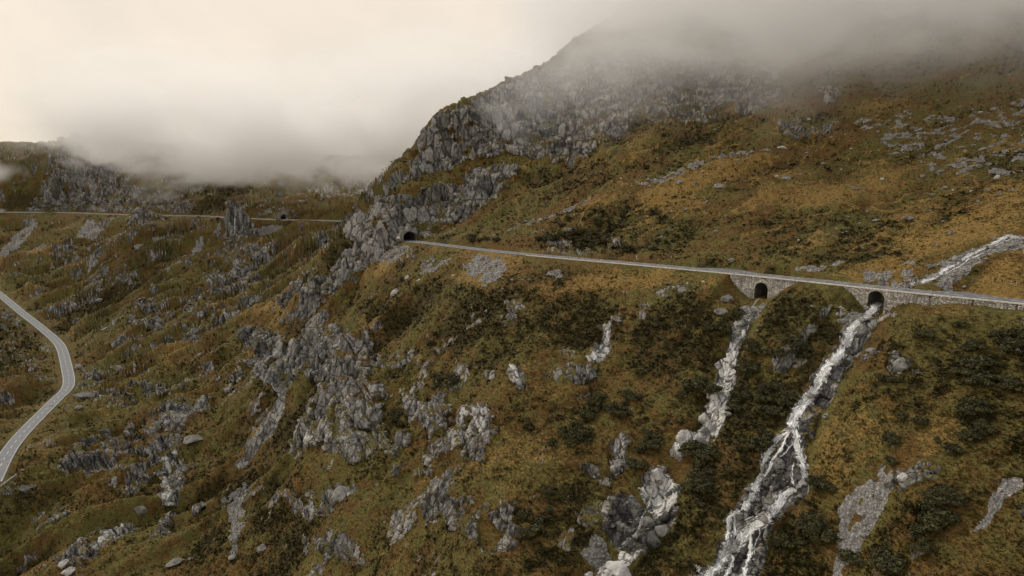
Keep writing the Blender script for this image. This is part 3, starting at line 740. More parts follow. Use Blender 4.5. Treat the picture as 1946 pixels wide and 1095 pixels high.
def terrain_material():
    t = NT('alpine_ground'); p = t.pos()
    rock, scree, heath = t.att('cover_a'); gold, green, dark = t.att('cover_b'); white, val, wobv = t.att('cover_c')
    lay = t.scaled(p, (.9, .9, 2.6))                    # terraces of turf run along the contour
    n1 = t.noise(.9, 5, .65, lay); n2 = t.noise(.16, 4, .6, p); n3 = t.noise(3.2, 3, .6, lay); n4 = t.noise(.035, 3, .5, p)
    # turf
    straw = t.mix(t.ramp(n1, .3, .72), (.150, .092, .026), (.300, .190, .060))
    rust = t.mix(t.ramp(n1, .35, .7), (.075, .044, .014), (.165, .092, .027))
    olive = t.mix(t.ramp(n1, .3, .7), (.062, .056, .016), (.145, .120, .034))
    turf = t.mix(t.ramp(t.math('ADD', n2, t.math('MULTIPLY_ADD', n4, .8, -.4)), .36, .62), rust, olive)
    turf = t.mix(t.math('MULTIPLY', t.ramp(t.math('MULTIPLY_ADD', n2, .5, green), .45, .95), .75), turf, olive)
    gf = t.ramp(t.math('ADD', gold, t.math('MULTIPLY_ADD', n3, .5, t.math('MULTIPLY_ADD', n1, .8, -.62))), .25, .75)
    turf = t.mix(t.math('MULTIPLY', gf, .92), turf, straw)
    hcol = t.mix(t.ramp(n3, .3, .7), (.016, .015, .006), (.052, .043, .014))
    hcol = t.mix(t.ramp(n2, .50, .72), hcol, (.055, .034, .011))
    n5 = t.noise(.55, 5, .72, lay)
    hf = t.ramp(t.math('ADD', heath, t.math('ADD', t.math('MULTIPLY_ADD', n5, 1.5, -.75), t.math('MULTIPLY_ADD', n3, .6, -.3))), .28, .80)
    turf = t.mix(t.math('MULTIPLY', hf, .93), turf, hcol)
    # dark tussock gaps and pale dead stems
    turf = t.mix(t.ramp(t.noise(2.1, 4, .7, lay), .52, .70), turf, (.020, .016, .006))
    turf = t.mix(t.math('MULTIPLY', t.ramp(t.noise(5.5, 2, .6, lay), .62, .78), .45), turf, (.30, .20, .085))
    # rock
    st = t.scaled(p, (.55, .55, .16), (0, .30, 0))
    r1 = t.noise(1.4, 6, .68, st); r2 = t.noise(.22, 4, .6, p); r3 = t.noise(6, 3, .6, p)
    rc = t.mix(t.ramp(r1, .36, .66), (.088, .083, .075), (.315, .298, .270))
    wv_ = t.n('ShaderNodeVectorMath', operation='MULTIPLY_ADD', i_0=t.n('ShaderNodeTexNoise', i_Scale=.5, i_Detail=3, i_Vector=p).outputs['Color'], i_1=(1.4, 1.4, 1.4), i_2=p).outputs[0]
    k1 = t.scaled(wv_, (1, 1, .19), (0, .32, .2))
    def both(a, b_, ft, out):
        u1, u2 = t.voro(a, k1, ft, out), t.voro(b_, k1, ft, out)
        if out == 'Color': u1, u2 = (t.n('ShaderNodeSeparateColor', i_Color=q).outputs[0] for q in (u1, u2))
        return t.n('ShaderNodeMix', data_type='FLOAT', i_0=wobv, i_2=u1, i_3=u2).outputs[0]
    e1 = both(.29, .15, 'DISTANCE_TO_EDGE', 'Distance'); e2 = both(.80, .45, 'DISTANCE_TO_EDGE', 'Distance'); cell = both(.29, .15, 'F1', 'Color')
    streak = t.noise(1.0, 5, .7, t.scaled(p, (1.3, 1.3, .12), (0, .30, 0)))
    rc = t.mix(t.ramp(r2, .46, .66), rc, t.mix(.55, rc, (.115, .098, .075)))
    rc = t.mix(t.math('MULTIPLY', t.ramp(val, .45, .75), .35), rc, (.33, .315, .29))
    rc = t.mix(t.math('MULTIPLY', t.ramp(val, .45, .2), .35), rc, (.062, .060, .056))
    rc = t.mix(t.math('MULTIPLY', t.ramp(t.math('ADD', dark, t.math('MULTIPLY_ADD', r1, .5, -.25)), .2, .8), .85), rc, (.034, .034, .033))
    rc = t.mix(t.math('MULTIPLY', t.ramp(cell, .40, .95), .55), rc, (.36, .345, .315))
    rc = t.mix(t.math('MULTIPLY', t.ramp(cell, .4, .05), .45), rc, (.055, .054, .051))
    bed = t.noise(1.0, 4, .65, t.scaled(p, (.10, .10, 1.15), (0, .18, 0)))          # bedding, nearly level
    rc = t.mix(t.math('MULTIPLY', t.ramp(bed, .57, .66), .55), rc, (.045, .043, .040))
    rc = t.mix(t.math('MULTIPLY', t.ramp(streak, .56, .70), .45), rc, (.040, .039, .037))
    rc = t.mix(t.math('MULTIPLY', t.ramp(t.math('ADD', white, t.math('MULTIPLY_ADD', r1, .6, -.3)), .30, .75), .9), rc, (.60, .58, .54))
    rc = t.mix(t.math('MULTIPLY', t.ramp(e1, .10, .015), .74), rc, (.016, .0155, .0145))  # coarse and fine joints: dark fill, with crevice shade put into the colour
    rc = t.mix(t.math('MULTIPLY', t.ramp(e2, .08, .0), .5), rc, (.020, .019, .018))
    # scree
    vcol = t.n('ShaderNodeTexVoronoi', i_Scale=1.9, i_Vector=p)
    vs = t.n('ShaderNodeSeparateColor', i_Color=vcol.outputs['Color']).outputs[0]
    sc = t.mix(t.math('MULTIPLY_ADD', vs, .6, t.math('MULTIPLY', val, .4)), (.17, .16, .146), (.42, .40, .37))
    sc = t.mix(t.math('MULTIPLY', t.ramp(vcol.outputs['Distance'], .40, .62), .55), sc, (.07, .063, .055))
    sc = t.mix(t.math('MULTIPLY', t.ramp(t.math('ADD', dark, 0.0), .3, .9), .7), sc, (.06, .06, .06))
    col = t.mix(t.ramp(t.math('ADD', scree, t.math('MULTIPLY_ADD', n1, .5, -.25)), .35, .6), turf, sc)
    rf = t.ramp(t.math('ADD', rock, t.math('MULTIPLY_ADD', r3, .5, -.25)), .38, .58)
    col = t.mix(rf, col, rc)
    # fine relief
    h = t.math('ADD', t.math('MULTIPLY', n1, .5), t.math('MULTIPLY', t.noise(2.1, 4, .7, lay), .5))
    hr = t.math('ADD', t.math('MULTIPLY', r1, .22), t.math('MULTIPLY', t.ramp(e1, .0, .14), .45))
    hm = t.n('ShaderNodeMix', data_type='FLOAT', i_0=rf, i_2=h, i_3=hr).outputs[0]
    nrm = t.bump(hm, .85, .7)
    m = t.finish(col, .95, nrm, .12)
    t.link(t.n('ShaderNodeMapRange', i_0=t.math('MULTIPLY', rf, dark), i_1=.2, i_2=.9, i_3=.95, i_4=.55).outputs[0], t.bsdf.inputs['Roughness'])
    return m
me.materials.append(terrain_material())

# ------------------------------------------------------------------ helpers for things
def mesh_obj(name, V_, F_, mat, parent=None, smooth_=False):
    m = bpy.data.meshes.new(name)
    m.from_pydata([tuple(map(float, v)) for v in V_], [], [tuple(map(int, f)) for f in F_])
    m.update()
    for mm in (mat if isinstance(mat, (list, tuple)) else [mat]): m.materials.append(mm)
    if smooth_: m.polygons.foreach_set('use_smooth', [True] * len(m.polygons))
    o = bpy.data.objects.new(name, m); COL.objects.link(o)
    if parent is not None: o.parent = parent
    return o
def tag(o, label, cat, group=None):
    o['label'] = label; o['category'] = cat
    if group: o['group'] = group
    return o
def empty(name, loc, rz=0):
    o = bpy.data.objects.new(name, None); COL.objects.link(o); o.location = loc; o.rotation_euler = (0, 0, rz)
    o.empty_display_size = .3
    return o
class MB:
    def __init__(self): self.v = []; self.f = []
    def add(self, V_, F_):
        n = len(self.v); self.v += [tuple(p) for p in V_]; self.f += [tuple(i + n for i in q) for q in F_]
    def box(self, c, sx, sy, sz, T=(1, 0), taper=1.0):
        tx, ty = T; nx, ny = -ty, tx
        V_ = []
        for k, zz in enumerate((0, sz)):
            q = 1 if k == 0 else taper
            for a, b in ((-1, -1), (1, -1), (1, 1), (-1, 1)):
                V_.append((c[0] + tx * a * sx / 2 * q + nx * b * sy / 2 * q, c[1] + ty * a * sx / 2 * q + ny * b * sy / 2 * q, c[2] + zz))
        self.add(V_, [(3, 2, 1, 0), (4, 5, 6, 7), (0, 1, 5, 4), (1, 2, 6, 5), (2, 3, 7, 6), (3, 0, 4, 7)])
    def strip(self, P, half_l, half_r, dz=0):
        """ribbon along polyline P (offsets to the left/right of it)"""
        T_, N_ = normals2(P)
        V_ = []
        for p, n in zip(P, N_):
            V_ += [(p[0] + n[0] * half_l, p[1] + n[1] * half_l, p[2] + dz), (p[0] + n[0] * half_r, p[1] + n[1] * half_r, p[2] + dz)]
        self.add(V_, [(2 * i, 2 * i + 1, 2 * i + 3, 2 * i + 2) for i in range(len(P) - 1)])
    def obj(self, name, mat, parent=None, smooth_=False): return mesh_obj(name, self.v, self.f, mat, parent, smooth_)

DG = None
def hit(u, v):
    """the point of the mountainside seen at (u, v), with its normal"""
    a, b = ray(u, v)
    ok, loc, nrm, i = terrain.ray_cast(Vector((0, 0, 0)), Vector((float(a), 1, float(b))))
    return (loc, nrm) if ok else (None, None)
def drop(x, y):
    ok, loc, nrm, i = terrain.ray_cast(Vector((x, y, 600)), Vector((0, 0, -1)))
    return (loc, nrm) if ok else (None, None)
# ------------------------------------------------------------------ roads
def asphalt(name, c):
    t = NT(name); p = t.pos()
    n = t.noise(.5, 4, .6, p); n2 = t.noise(7, 3, .6, p)
    k = t.mix(t.ramp(n, .3, .7), tuple(x * .80 for x in c), tuple(x * 1.15 for x in c))
    k = t.mix(t.math('MULTIPLY', t.ramp(n2, .4, .7), .3), k, tuple(x * 1.35 for x in c))
    return t.finish(k, .85, t.bump(n2, .2, .05), .3)
def plain(name, c, rough=.8, var=.25, sc=3.0, bump_=.3):
    t = NT(name); p = t.pos(); n = t.noise(sc, 4, .6, p)
    k = t.mix(t.ramp(n, .3, .7), tuple(x * (1 - var) for x in c), tuple(min(1, x * (1 + var)) for x in c))
    return t.finish(k, rough, t.bump(n, bump_, .05), .25)
M_ASPH, M_ASPH2 = asphalt('worn_asphalt', (.125, .126, .130)), asphalt('grey_asphalt', (.175, .178, .178))
M_LINE = plain('road_paint', (.72, .69, .63), .7, .22, 1.2)
M_LINE2 = plain('faded_road_paint', (.46, .45, .42), .75, .3, .6)
M_CONC = plain('pale_concrete', (.36, .35, .335), .9, .3, 1.5)
M_GRAVEL = plain('gravel_verge', (.25, .225, .185), .95, .35, 1.8, .6)

def slab(name, P, hl, hr, mat, depth=.5):
    hl = np.broadcast_to(hl, len(P)); hr = np.broadcast_to(hr, len(P))
    T_, N_ = normals2(P); V_ = []; F_ = []
    for p, n, a, b_ in zip(P, N_, hl, hr):
        l = (p[0] + n[0] * a, p[1] + n[1] * a); r = (p[0] - n[0] * b_, p[1] - n[1] * b_)
        V_ += [(l[0], l[1], p[2] - depth), (l[0], l[1], p[2] - .02), (p[0], p[1], p[2] + .05), (r[0], r[1], p[2] - .02), (r[0], r[1], p[2] - depth)]
    for i in range(len(P) - 1):
        for k in range(4): F_.append((5 * i + k, 5 * i + k + 1, 5 * i + 6 + k, 5 * i + 5 + k))
    o = mesh_obj(name, V_, F_, mat); o['kind'] = 'structure'; return o
def at_t(P, L, t, off, dz=0.0):
    """point at arc position t, off metres to the left"""
    T_, N_ = normals2(P)
    x, y, z = (np.interp(t, L, P[:, i]) for i in range(3)); nx, ny = np.interp(t, L, N_[:, 0]), np.interp(t, L, N_[:, 1])
    return np.stack([x + nx * off, y + ny * off, z + dz], -1)
def line(P, L, t0, t1, off, wd, dz, mb, step=2.0):
    n = max(2, int((t1 - t0) / step) + 1); tt_ = np.linspace(t0, t1, n)
    a, b_ = at_t(P, L, tt_, off + wd / 2, dz), at_t(P, L, tt_, off - wd / 2, dz)
    V_ = [q for pr in zip(a, b_) for q in pr]
    mb.add(V_, [(2 * i, 2 * i + 1, 2 * i + 3, 2 * i + 2) for i in range(n - 1)])

ROAD_FULL = np.vstack([UP_IN, UP_ALL])
Lr = arclen(ROAD_FULL); t_in = Lr[len(UP_IN)]
up_road = slab('mountain_road', ROAD_FULL, HW + lay_w(Lr - t_in), HW, M_ASPH, .55)
def camber(off): return .05 - .07 * abs(off) / HW
TE = _L[-1]
def tu(u): return on_wall(u, 500)[0]
mb = MB(); line(UP_ALL, _L, 0, TE, -HW + .55, .30, .02, mb); mb.obj('edge_line', M_LINE, up_road)
mb = MB(); line(UP_ALL, _L, 0, tu(1296), HW - .45, .24, .02, mb); line(UP_ALL, _L, tu(1440), tu(1735), HW - .45, .24, .02, mb)
t_ = tu(1296)
while t_ < TE:                                        # short dashes where the lay-bys open
    if not tu(1440) < t_ < tu(1735): line(UP_ALL, _L, t_, t_ + 1.1, HW - .45, .26, .02, mb)
    t_ += 2.2
mb.obj('edge_line', M_LINE, up_road)
mb = MB(); t_ = 1.0
while t_ < TE - 6:
    line(UP_ALL, _L, t_, t_ + 4.5, -.1, .24, .07, mb); t_ += 7.5
mb.obj('centre_line', M_LINE, up_road)

low_road = slab('valley_road', LOW, 4.0, 4.0, M_ASPH2, .6)
Ll = arclen(LOW)
for off in (-3.45, 3.45):
    mb = MB(); line(LOW, Ll, 0, Ll[-1], off, .28, .03, mb); mb.obj('edge_line', M_LINE2, low_road)
mb = MB(); t_ = 0
while t_ < Ll[-1] - 3:
    line(LOW, Ll, t_, t_ + 3.4, 0, .34, .08, mb); t_ += 8.2
mb.obj('centre_line', M_LINE2, low_road)
far_road = slab('far_road', FAR, 4.2, 4.2, M_CONC, 1.0)
Lf = arclen(FAR)

# ------------------------------------------------------------------ masonry
def masonry(name, sx=1.5, sy=2.7, lite=1.0):
    t = NT(name)
    uv = t.n('ShaderNodeTexCoord').outputs['UV']; p = t.pos()
    w_ = t.n('ShaderNodeTexNoise', i_Scale=.9, i_Detail=2, i_Vector=uv)
    wv = t.n('ShaderNodeMix', data_type='VECTOR', i_0=.10); t.link(uv, wv.inputs[4]); t.link(w_.outputs['Color'], wv.inputs[5])
    vec = t.scaled(wv.outputs[1], (sx, sy, 1))
    v1 = t.n('ShaderNodeTexVoronoi', voronoi_dimensions='2D', i_Scale=1.0, i_Randomness=.75, i_Vector=vec)
    ed = t.n('ShaderNodeTexVoronoi', voronoi_dimensions='2D', feature='DISTANCE_TO_EDGE', i_Scale=1.0, i_Randomness=.75, i_Vector=vec).outputs['Distance']
    cs = t.n('ShaderNodeSeparateColor', i_Color=v1.outputs['Color'])
    c = t.mix(cs.outputs[0], tuple(x * lite for x in (.13, .122, .11)), tuple(x * lite for x in (.37, .345, .30)))
    c = t.mix(t.math('MULTIPLY', cs.outputs[1], .35), c, (.25, .21, .15))
    c = t.mix(t.math('MULTIPLY', t.ramp(t.noise(.25, 4, .6, p), .45, .75), .5), c, (.10, .095, .085))
    c = t.mix(t.math('MULTIPLY', t.ramp(t.noise(4, 4, .6, p), .5, .8), .4), c, (.08, .078, .07))
    c = t.mix(t.ramp(ed, .10, .02), c, (.055, .05, .045))
    return t.finish(c, .92, t.bump(t.ramp(ed, .0, .16), .8, .25), .2)
M_WALL, M_RING = masonry('rubble_masonry', 1.3, 2.3, 2.0), masonry('dressed_stone', 1.2, 1.2, 2.2)
M_VAULT_SHADE = masonry('shaded_vault_masonry', 1.2, 2.2, .45)  # wall masonry darkened: the shade inside the arch is put into the colour

def uvmesh(name, V_, F_, UV_, mat, parent):
    o = mesh_obj(name, V_, F_, mat, parent)
    l = o.data.uv_layers.new(name='UVMap')
    for i, lp in enumerate(o.data.loops): l.data[i].uv = UV_[lp.vertex_index]
    return o
def edge_pt(t, off=0.0, z=0.0):
    a = at_t(UP_ALL, _L, np.array([t]), -(HW) - off)[0]; return (a[0], a[1], z)
def arch_z(a, t):
    tl, tr, top, bot = a; c_, hw_ = (tl + tr) / 2, (tr - tl) / 2
    rise = hw_ * .92
    return top - rise + rise * math.sqrt(max(0, 1 - ((t - c_) / hw_) ** 2))
def face_wall(parent, t0, t1, arch=None, off=.12, name='facing_wall', deep=2.5, thick=.7):
    ts = list(np.arange(t0, t1, .45)) + [t1]
    if arch:
        tl, tr = arch[0], arch[1]
        ts = [q for q in ts if not (tl - .05 < q < tr + .05)] + [tl] + list((tl + tr) / 2 + (tr - tl) / 2 * np.sin(np.linspace(-math.pi / 2, math.pi / 2, 17))[1:-1]) + [tr]
        ts.sort()
    V_, F_, UV_ = [], [], []
    for t_ in ts:
        top = float(road_z(t_)) + .05
        b_ = float(foot_z(t_)) - deep
        if arch and arch[0] - 1e-6 <= t_ <= arch[1] + 1e-6: b_ = arch_z(arch, t_)
        lo = float(foot_z(t_)) - deep
        for o_ in (off, off - thick):
            for z_ in (lo, b_ if arch else lo, top):
                # a slight batter
                q = edge_pt(t_, o_ + (.05 * (top - z_) if o_ == off else 0), z_)
                V_.append(q); UV_.append((t_, z_))
    n = len(ts)
    for i in range(n - 1):
        a, b_ = 6 * i, 6 * i + 6
        hole_ = arch and ts[i] >= arch[0] - 1e-6 and ts[i + 1] <= arch[1] + 1e-6
        if hole_ or arch:
            for base in (0, 3):
                F_.append((a + base + 1, b_ + base + 1, b_ + base + 2, a + base + 2))
                if not hole_: F_.append((a + base, b_ + base, b_ + base + 1, a + base + 1))
        else:
            F_.append((a + 1, b_ + 1, b_ + 2, a + 2)); F_.append((a + 4, b_ + 4, b_ + 5, a + 5))
        F_.append((a + 2, b_ + 2, b_ + 5, a + 5))
    for e_ in (0, 6 * (n - 1)): F_.append((e_, e_ + 2, e_ + 5, e_ + 3))
    # drop degenerate lower quads of arch-side columns
    return uvmesh(name, V_, F_, UV_, M_WALL, parent)
def vault(parent, a):
    tl, tr, top, bot = a
    prof = [(tl, bot - 2.0)] + [(t_, arch_z(a, t_)) for t_ in (tl + tr) / 2 + (tr - tl) / 2 * np.sin(np.linspace(-math.pi / 2, math.pi / 2, 19))] + [(tr, bot - 2.0)]
    V_, F_, UV_ = [], [], []; s_ = 0
    for i, (t_, z_) in enumerate(prof):
        if i: s_ += math.hypot(t_ - prof[i - 1][0], z_ - prof[i - 1][1])
        for k, dep in enumerate((-.10, -2 * HW - .6)):
            V_.append(edge_pt(t_, dep, z_)); UV_.append((s_, dep))
    F_ = [(2 * i, 2 * i + 1, 2 * i + 3, 2 * i + 2) for i in range(len(prof) - 1)]
    uvmesh('vault', V_, F_, UV_, M_VAULT_SHADE, parent)
    V_, F_, UV_ = [], [], []; c_ = (tl + tr) / 2; zc = top - (tr - tl) / 2 * .92          # ring of dressed stones round the mouth
    for i, an in enumerate(np.linspace(0, math.pi, 29)):
        for r_ in (0, .48):
            hw_ = (tr - tl) / 2
            for o_ in (.20, .02):
                t_ = c_ - math.cos(an) * (hw_ + r_ - .01); z_ = zc + math.sin(an) * (hw_ * .92 + r_)
                V_.append(edge_pt(t_, o_ + .05 * (float(road_z(t_)) - z_), z_)); UV_.append((an * 3, r_ * 2))
    for i in range(28):
        q = 4 * i
        F_ += [(q, q + 4, q + 6, q + 2), (q + 2, q + 6, q + 7, q + 3), (q, q + 1, q + 5, q + 4)]
    uvmesh('arch_ring', V_, F_, UV_, M_RING, parent)
tA, tB = foot1[0, 0] - 1.5, foot1[-1, 0] + 1.0
tC, tD = foot2[0, 0] - 1.0, tu(1709)
for (t0, t1, ar, lab) in ((tA, tB, ARCH[0], 'grey stone bridge with a round arch over the dry boulder gully'), (tC, tD, ARCH[1], 'grey stone bridge with a round arch over the white waterfall')):
    c_ = edge_pt((ar[0] + ar[1]) / 2, 0, ar[3])
    o = empty('stone_bridge', (0, 0, 0)); tag(o, lab, 'bridge', 'stone bridges carrying the mountain road')
    face_wall(o, t0, t1, ar); vault(o, ar)
cuts = [tD + .004, tu(1775), tu(1858), tu(1943), TE - 1]
labs = ['short stone retaining wall joined to the bridge over the waterfall', 'stone retaining wall between two dark upright joints under the road', 'stone retaining wall under the road, beside the marked lay-by', 'end piece of stone retaining wall cut off by the picture edge']
for i in range(4):
    o = empty('retaining_wall', (0, 0, 0)); tag(o, labs[i], 'wall', 'retaining walls below the road')
    face_wall(o, cuts[i] + (0 if i == 0 else .28), cuts[i + 1] - .28, None, name='facing_wall')
    if i < 3: face_wall(o, cuts[i + 1] - .28, cuts[i + 1] + .28, None, off=-.42, name='joint', thick=.3)

# concrete kerb along the valley edge, with open joints
def kerb(t0, t1, label, zoff=.05):
    V_, F_ = [], []; t_ = t0; prof = []
    while t_ < t1:
        prof += [(t_, -.05), (t_ + .01, .16), (t_ + 4.0, .16), (t_ + 4.01, -.05)]; t_ += 4.4
    for t_, h in prof:
        zr_ = float(road_z(t_)) + zoff
        for o_, z_ in ((.36, -.20), (.36, h), (.0, h), (.0, -.20)):
            V_.append(edge_pt(t_, o_, zr_ + z_))
    for i in range(len(prof) - 1):
        for k in range(4): F_.append((4 * i + k, 4 * i + (k + 1) % 4, 4 * i + 4 + (k + 1) % 4, 4 * i + 4 + k))
    F_ += [(0, 1, 2, 3), tuple(4 * (len(prof) - 1) + k for k in (3, 2, 1, 0))]
    return tag(mesh_obj('road_kerb', V_, F_, M_KERB), label, 'kerb', 'concrete kerbs along the mountain road')
M_KERB = plain('kerb_concrete', (.62, .585, .52), .85, .25, 2.0)
kerb(tu(1000), tA - 1, 'long pale concrete kerb on the valley edge of the road beside the golden meadow')
kerb(tA, TE - 1, 'pale jointed concrete kerb running along the top of the stone bridges and walls')

# ------------------------------------------------------------------ tunnel mouths
M_ROCKF = None
def rock_mat(name, lo, hi, moss=.35):
    t = NT(name); p = t.pos()
    n = t.noise(1.1, 6, .68, t.scaled(p, (1, 1, .5))); n2 = t.noise(5, 4, .6, p); n3 = t.noise(.45, 3, .6, p)
    c = t.mix(t.ramp(n, .28, .72), lo, hi)
    c = t.mix(t.ramp(n2, .60, .75), c, tuple(x * .35 for x in lo))
    c = t.mix(t.math('MULTIPLY', t.ramp(n3, .5, .7), .4), c, tuple(x * y for x, y in zip(hi, (.62, .56, .46))))
    if moss:
        g = t.n('ShaderNodeNewGeometry'); up = t.n('ShaderNodeSeparateXYZ', i_0=g.outputs['Normal']).outputs[2]
        c = t.mix(t.math('MULTIPLY', t.ramp(t.math('MULTIPLY_ADD', n, .7, up), 1.12, 1.32), moss), c, (.075, .060, .018))
    return t.finish(c, .92, t.bump(n, .6, .3), .2)
M_BOULD = rock_mat('boulder_rock', (.13, .124, .114), (.34, .325, .30), .5)
M_WHITE = rock_mat('washed_white_rock', (.25, .24, .225), (.56, .545, .515), .0)
M_DARKR = rock_mat('wet_dark_rock', (.035, .035, .034), (.15, .145, .135), .1)
M_FACE = rock_mat('hewn_rock', (.095, .09, .083), (.29, .275, .25), .3)
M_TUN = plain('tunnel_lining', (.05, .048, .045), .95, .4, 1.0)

def portal(label, P0, e2, hw, hgt, wide, high, back, grp, lin_mat=None):
    """rock face with an arched mouth; e2 = outward direction in plan"""
    e2 = np.array(e2) / np.linalg.norm(e2); n2 = np.array([-e2[1], e2[0]])
    root = empty('tunnel_mouth', (0, 0, 0)); tag(root, label, 'tunnel', grp)
    def arc(k, grow=0.0):                             # k 0..1 around the opening
        pts_ = []
        for q in k:
            if q < .2: pts_.append((-(hw + grow), (hgt * .5) * q / .2))
            elif q > .8: pts_.append(((hw + grow), (hgt * .5) * (1 - q) / .2))
            else:
                an = math.pi * (1 - (q - .2) / .6)
                pts_.append((math.cos(an) * (hw + grow), hgt * .5 + math.sin(an) * (hgt * .5 + grow)))
        return pts_
    ks = np.linspace(0, 1, 61)
    inner = arc(ks); V_, F_ = [], []
    rings = np.linspace(0, 1, 14)
    for j, r in enumerate(rings):
        for i, k in enumerate(ks):
            a = np.array(inner[i]); an = math.pi * (1 - k)
            outp = np.array([math.cos(an) * wide, max(-1.0, math.sin(an) * high)]) * (1 + .12 * math.sin(9 * an + 1))
            q = a * (1 - r) + outp * r
            x = P0[0] + n2[0] * q[0]; y = P0[1] + n2[1] * q[0]; z = P0[2] + q[1] - .3
            V_.append((x, y, z))
    V_ = np.array(V_)
    f1_, f2_, c1_, l1_ = worley(V_[:, 0].astype(F32), V_[:, 1].astype(F32), (V_[:, 2] * .45).astype(F32), 2.0, 3., True)
    f1b, f2b, c2_, l2_ = worley(V_[:, 0].astype(F32), V_[:, 1].astype(F32), (V_[:, 2] * .6).astype(F32), .8, 1., True)
    rr_ = np.repeat(rings, 61)
    push = ((c1_ - .5) * 1.3 + l1_ * 1.2 - .5 * np.exp(-(f2_ - f1_) / .08) + (c2_ - .5) * .5) * sstep(0, .12, rr_) + .4 - 3.6 * rr_ ** 2
    V_[:, 0] += e2[0] * push; V_[:, 1] += e2[1] * push
    F_ = [(61 * j + i, 61 * j + i + 1, 61 * j + 62 + i, 61 * j + 61 + i) for j in range(13) for i in range(60)]
    mesh_obj('rock_face', V_, F_, M_FACE, root)
    V_, F_ = [], []
    for dep in np.linspace(.45, -back, 7):
        for q in inner: V_.append((P0[0] + n2[0] * q[0] + e2[0] * dep, P0[1] + n2[1] * q[0] + e2[1] * dep, P0[2] + q[1] - .3))
    F_ = [(61 * j + i, 61 * j + 61 + i, 61 * j + 62 + i, 61 * j + i + 1) for j in range(6) for i in range(60)]
    F_.append(tuple(61 * 6 + i for i in range(61)))
    mesh_obj('lining', V_, F_, lin_mat or M_TUN, root)
    return root
ed = UP_ALL[4, :2] - UP_ALL[0, :2]
portal('dark arched road tunnel mouth in the grey cliff at the end of the mountain road', UP_ALL[0] + np.array([0, 0, 0.]), ed, 3.9, 5.6, 7.5, 9.5, 26, 'road tunnel mouths')
fe = -fdir
# far mouth: faces along the far road towards the spur
portal('tiny hazy tunnel mouth in the rock beside the far road under the fog', FT, fe + np.array([0, -.9]), 4.2, 6.6, 9, 10, 12, 'road tunnel mouths', M_CONC)  # pale lining: the fog in front of this mouth is put into its colour

# white board on the rock left of the mouth
pb = UP_ALL[0] + np.array([0, 0, 0]); n2 = np.array([-ed[1], ed[0]]) / np.linalg.norm(ed); e2 = ed / np.linalg.norm(ed)
root = empty('road_sign', (0, 0, 0)); tag(root, 'small white road sign left of the dark tunnel mouth', 'sign')
bx = pb[:2] - n2 * 7.9 + e2 * 1.6
mb = MB(); mb.box((bx[0], bx[1], pb[2] - 2), .09, .09, 5.4, e2); mb.obj('post', M_CONC, root)
mb = MB(); mb.box((bx[0] + e2[0] * .08, bx[1] + e2[1] * .08, pb[2] + 1.9), .04, 1.9, 1.0, e2); mb.obj('board', plain('sign_white', (.78, .77, .74), .5, .05), root)

# ------------------------------------------------------------------ small built things
M_POST = plain('weathered_wood', (.36, .29, .19), .9, .3, 6)
POSTS = [(1809,540),(1848.6,536),(1868.7,537),(1887,537),(1907,536.5),(1921.5,541),(1932,541.5),(1450,500),(1467,504),(1492.6,506),(1276,491),(1327,496)]
for i, (u, v) in enumerate(POSTS):
    loc, nr_ = hit(u, v)
    mb = MB(); h = (.95, 1.1, 1.05, 1.2)[i % 4]
    mb.box((0, 0, -.3), .16, .15, h + .3, taper=.86); mb.box((0, 0, h), .14, .13, .05, taper=.3)
    o = mb.obj('fence_post', M_POST); o.location = loc; o.rotation_euler = (.06 * (i % 3 - 1), .05 * (i % 2), i)
    grp = 'wooden posts on the grass mound beside the beck' if i < 7 else ('wooden posts beside the boulder patch above the dry gully bridge' if i < 10 else 'wooden posts in the dry grass above the lay-by')
    tag(o, {0: 'thin pale wooden post standing on the grass mound by the beck', 1: 'thin pale wooden post standing beside the boulder patch above the road', 2: 'thin pale wooden post in dry grass just above the road bend'}[0 if i < 7 else 1 if i < 10 else 2], 'post', grp)
loc, _ = hit(1210, 494)
root = empty('marker_post', loc); tag(root, 'small white marker post at the end of the dark turf-topped wall', 'post')
mb = MB(); mb.box((0, 0, -.2), .14, .14, 1.5); mb.obj('shaft', plain('marker_white', (.72, .70, .66), .6, .08), root)
mb = MB(); mb.box((0, 0, 1.305), .42, .12, .42); mb.obj('reflector', plain('marker_grey', (.55, .53, .50), .6, .08), root)

# low dark wall with a turf top, above the road
tw0, tw1 = tu(1208), tu(1291)
ts = np.linspace(tw0, tw1, 60); V_, F_ = [], []
r2 = np.random.default_rng(2)
for i, t_ in enumerate(ts):
    z_ = float(road_z(t_)); hgt = 1.35 * min(1, 6 * (i + 2) / 60, 6 * (61 - i) / 60)
    for o_, h_ in ((HW + 2.6, -.4), (HW + 2.75, hgt * .62), (HW + 2.2, hgt * .8), (HW + 3.0, hgt), (HW + 4.6, hgt * .9), (HW + 5.2, -.2)):
        q = at_t(UP_ALL, _L, np.array([t_]), o_ + .12 * r2.normal())[0]
        V_.append((q[0], q[1], z_ + h_ + .06 * r2.normal()))
F_ = [(6 * i + k, 6 * i + k + 1, 6 * i + 7 + k, 6 * i + 6 + k) for i in range(59) for k in range(5)]
M_TURF = plain('turf_cap', (.16, .105, .035), .95, .5, 2.0, .8)
root = empty('turf_topped_wall', (0, 0, 0)); tag(root, 'long low dark stone wall with a golden turf top beside the road', 'wall')
o = mesh_obj('stone_core', V_, [f for j, f in enumerate(F_) if j % 5 < 1], M_DARKR, root)
o2 = mesh_obj('turf_cap', V_, [f for j, f in enumerate(F_) if j % 5 >= 1], M_TURF, root)

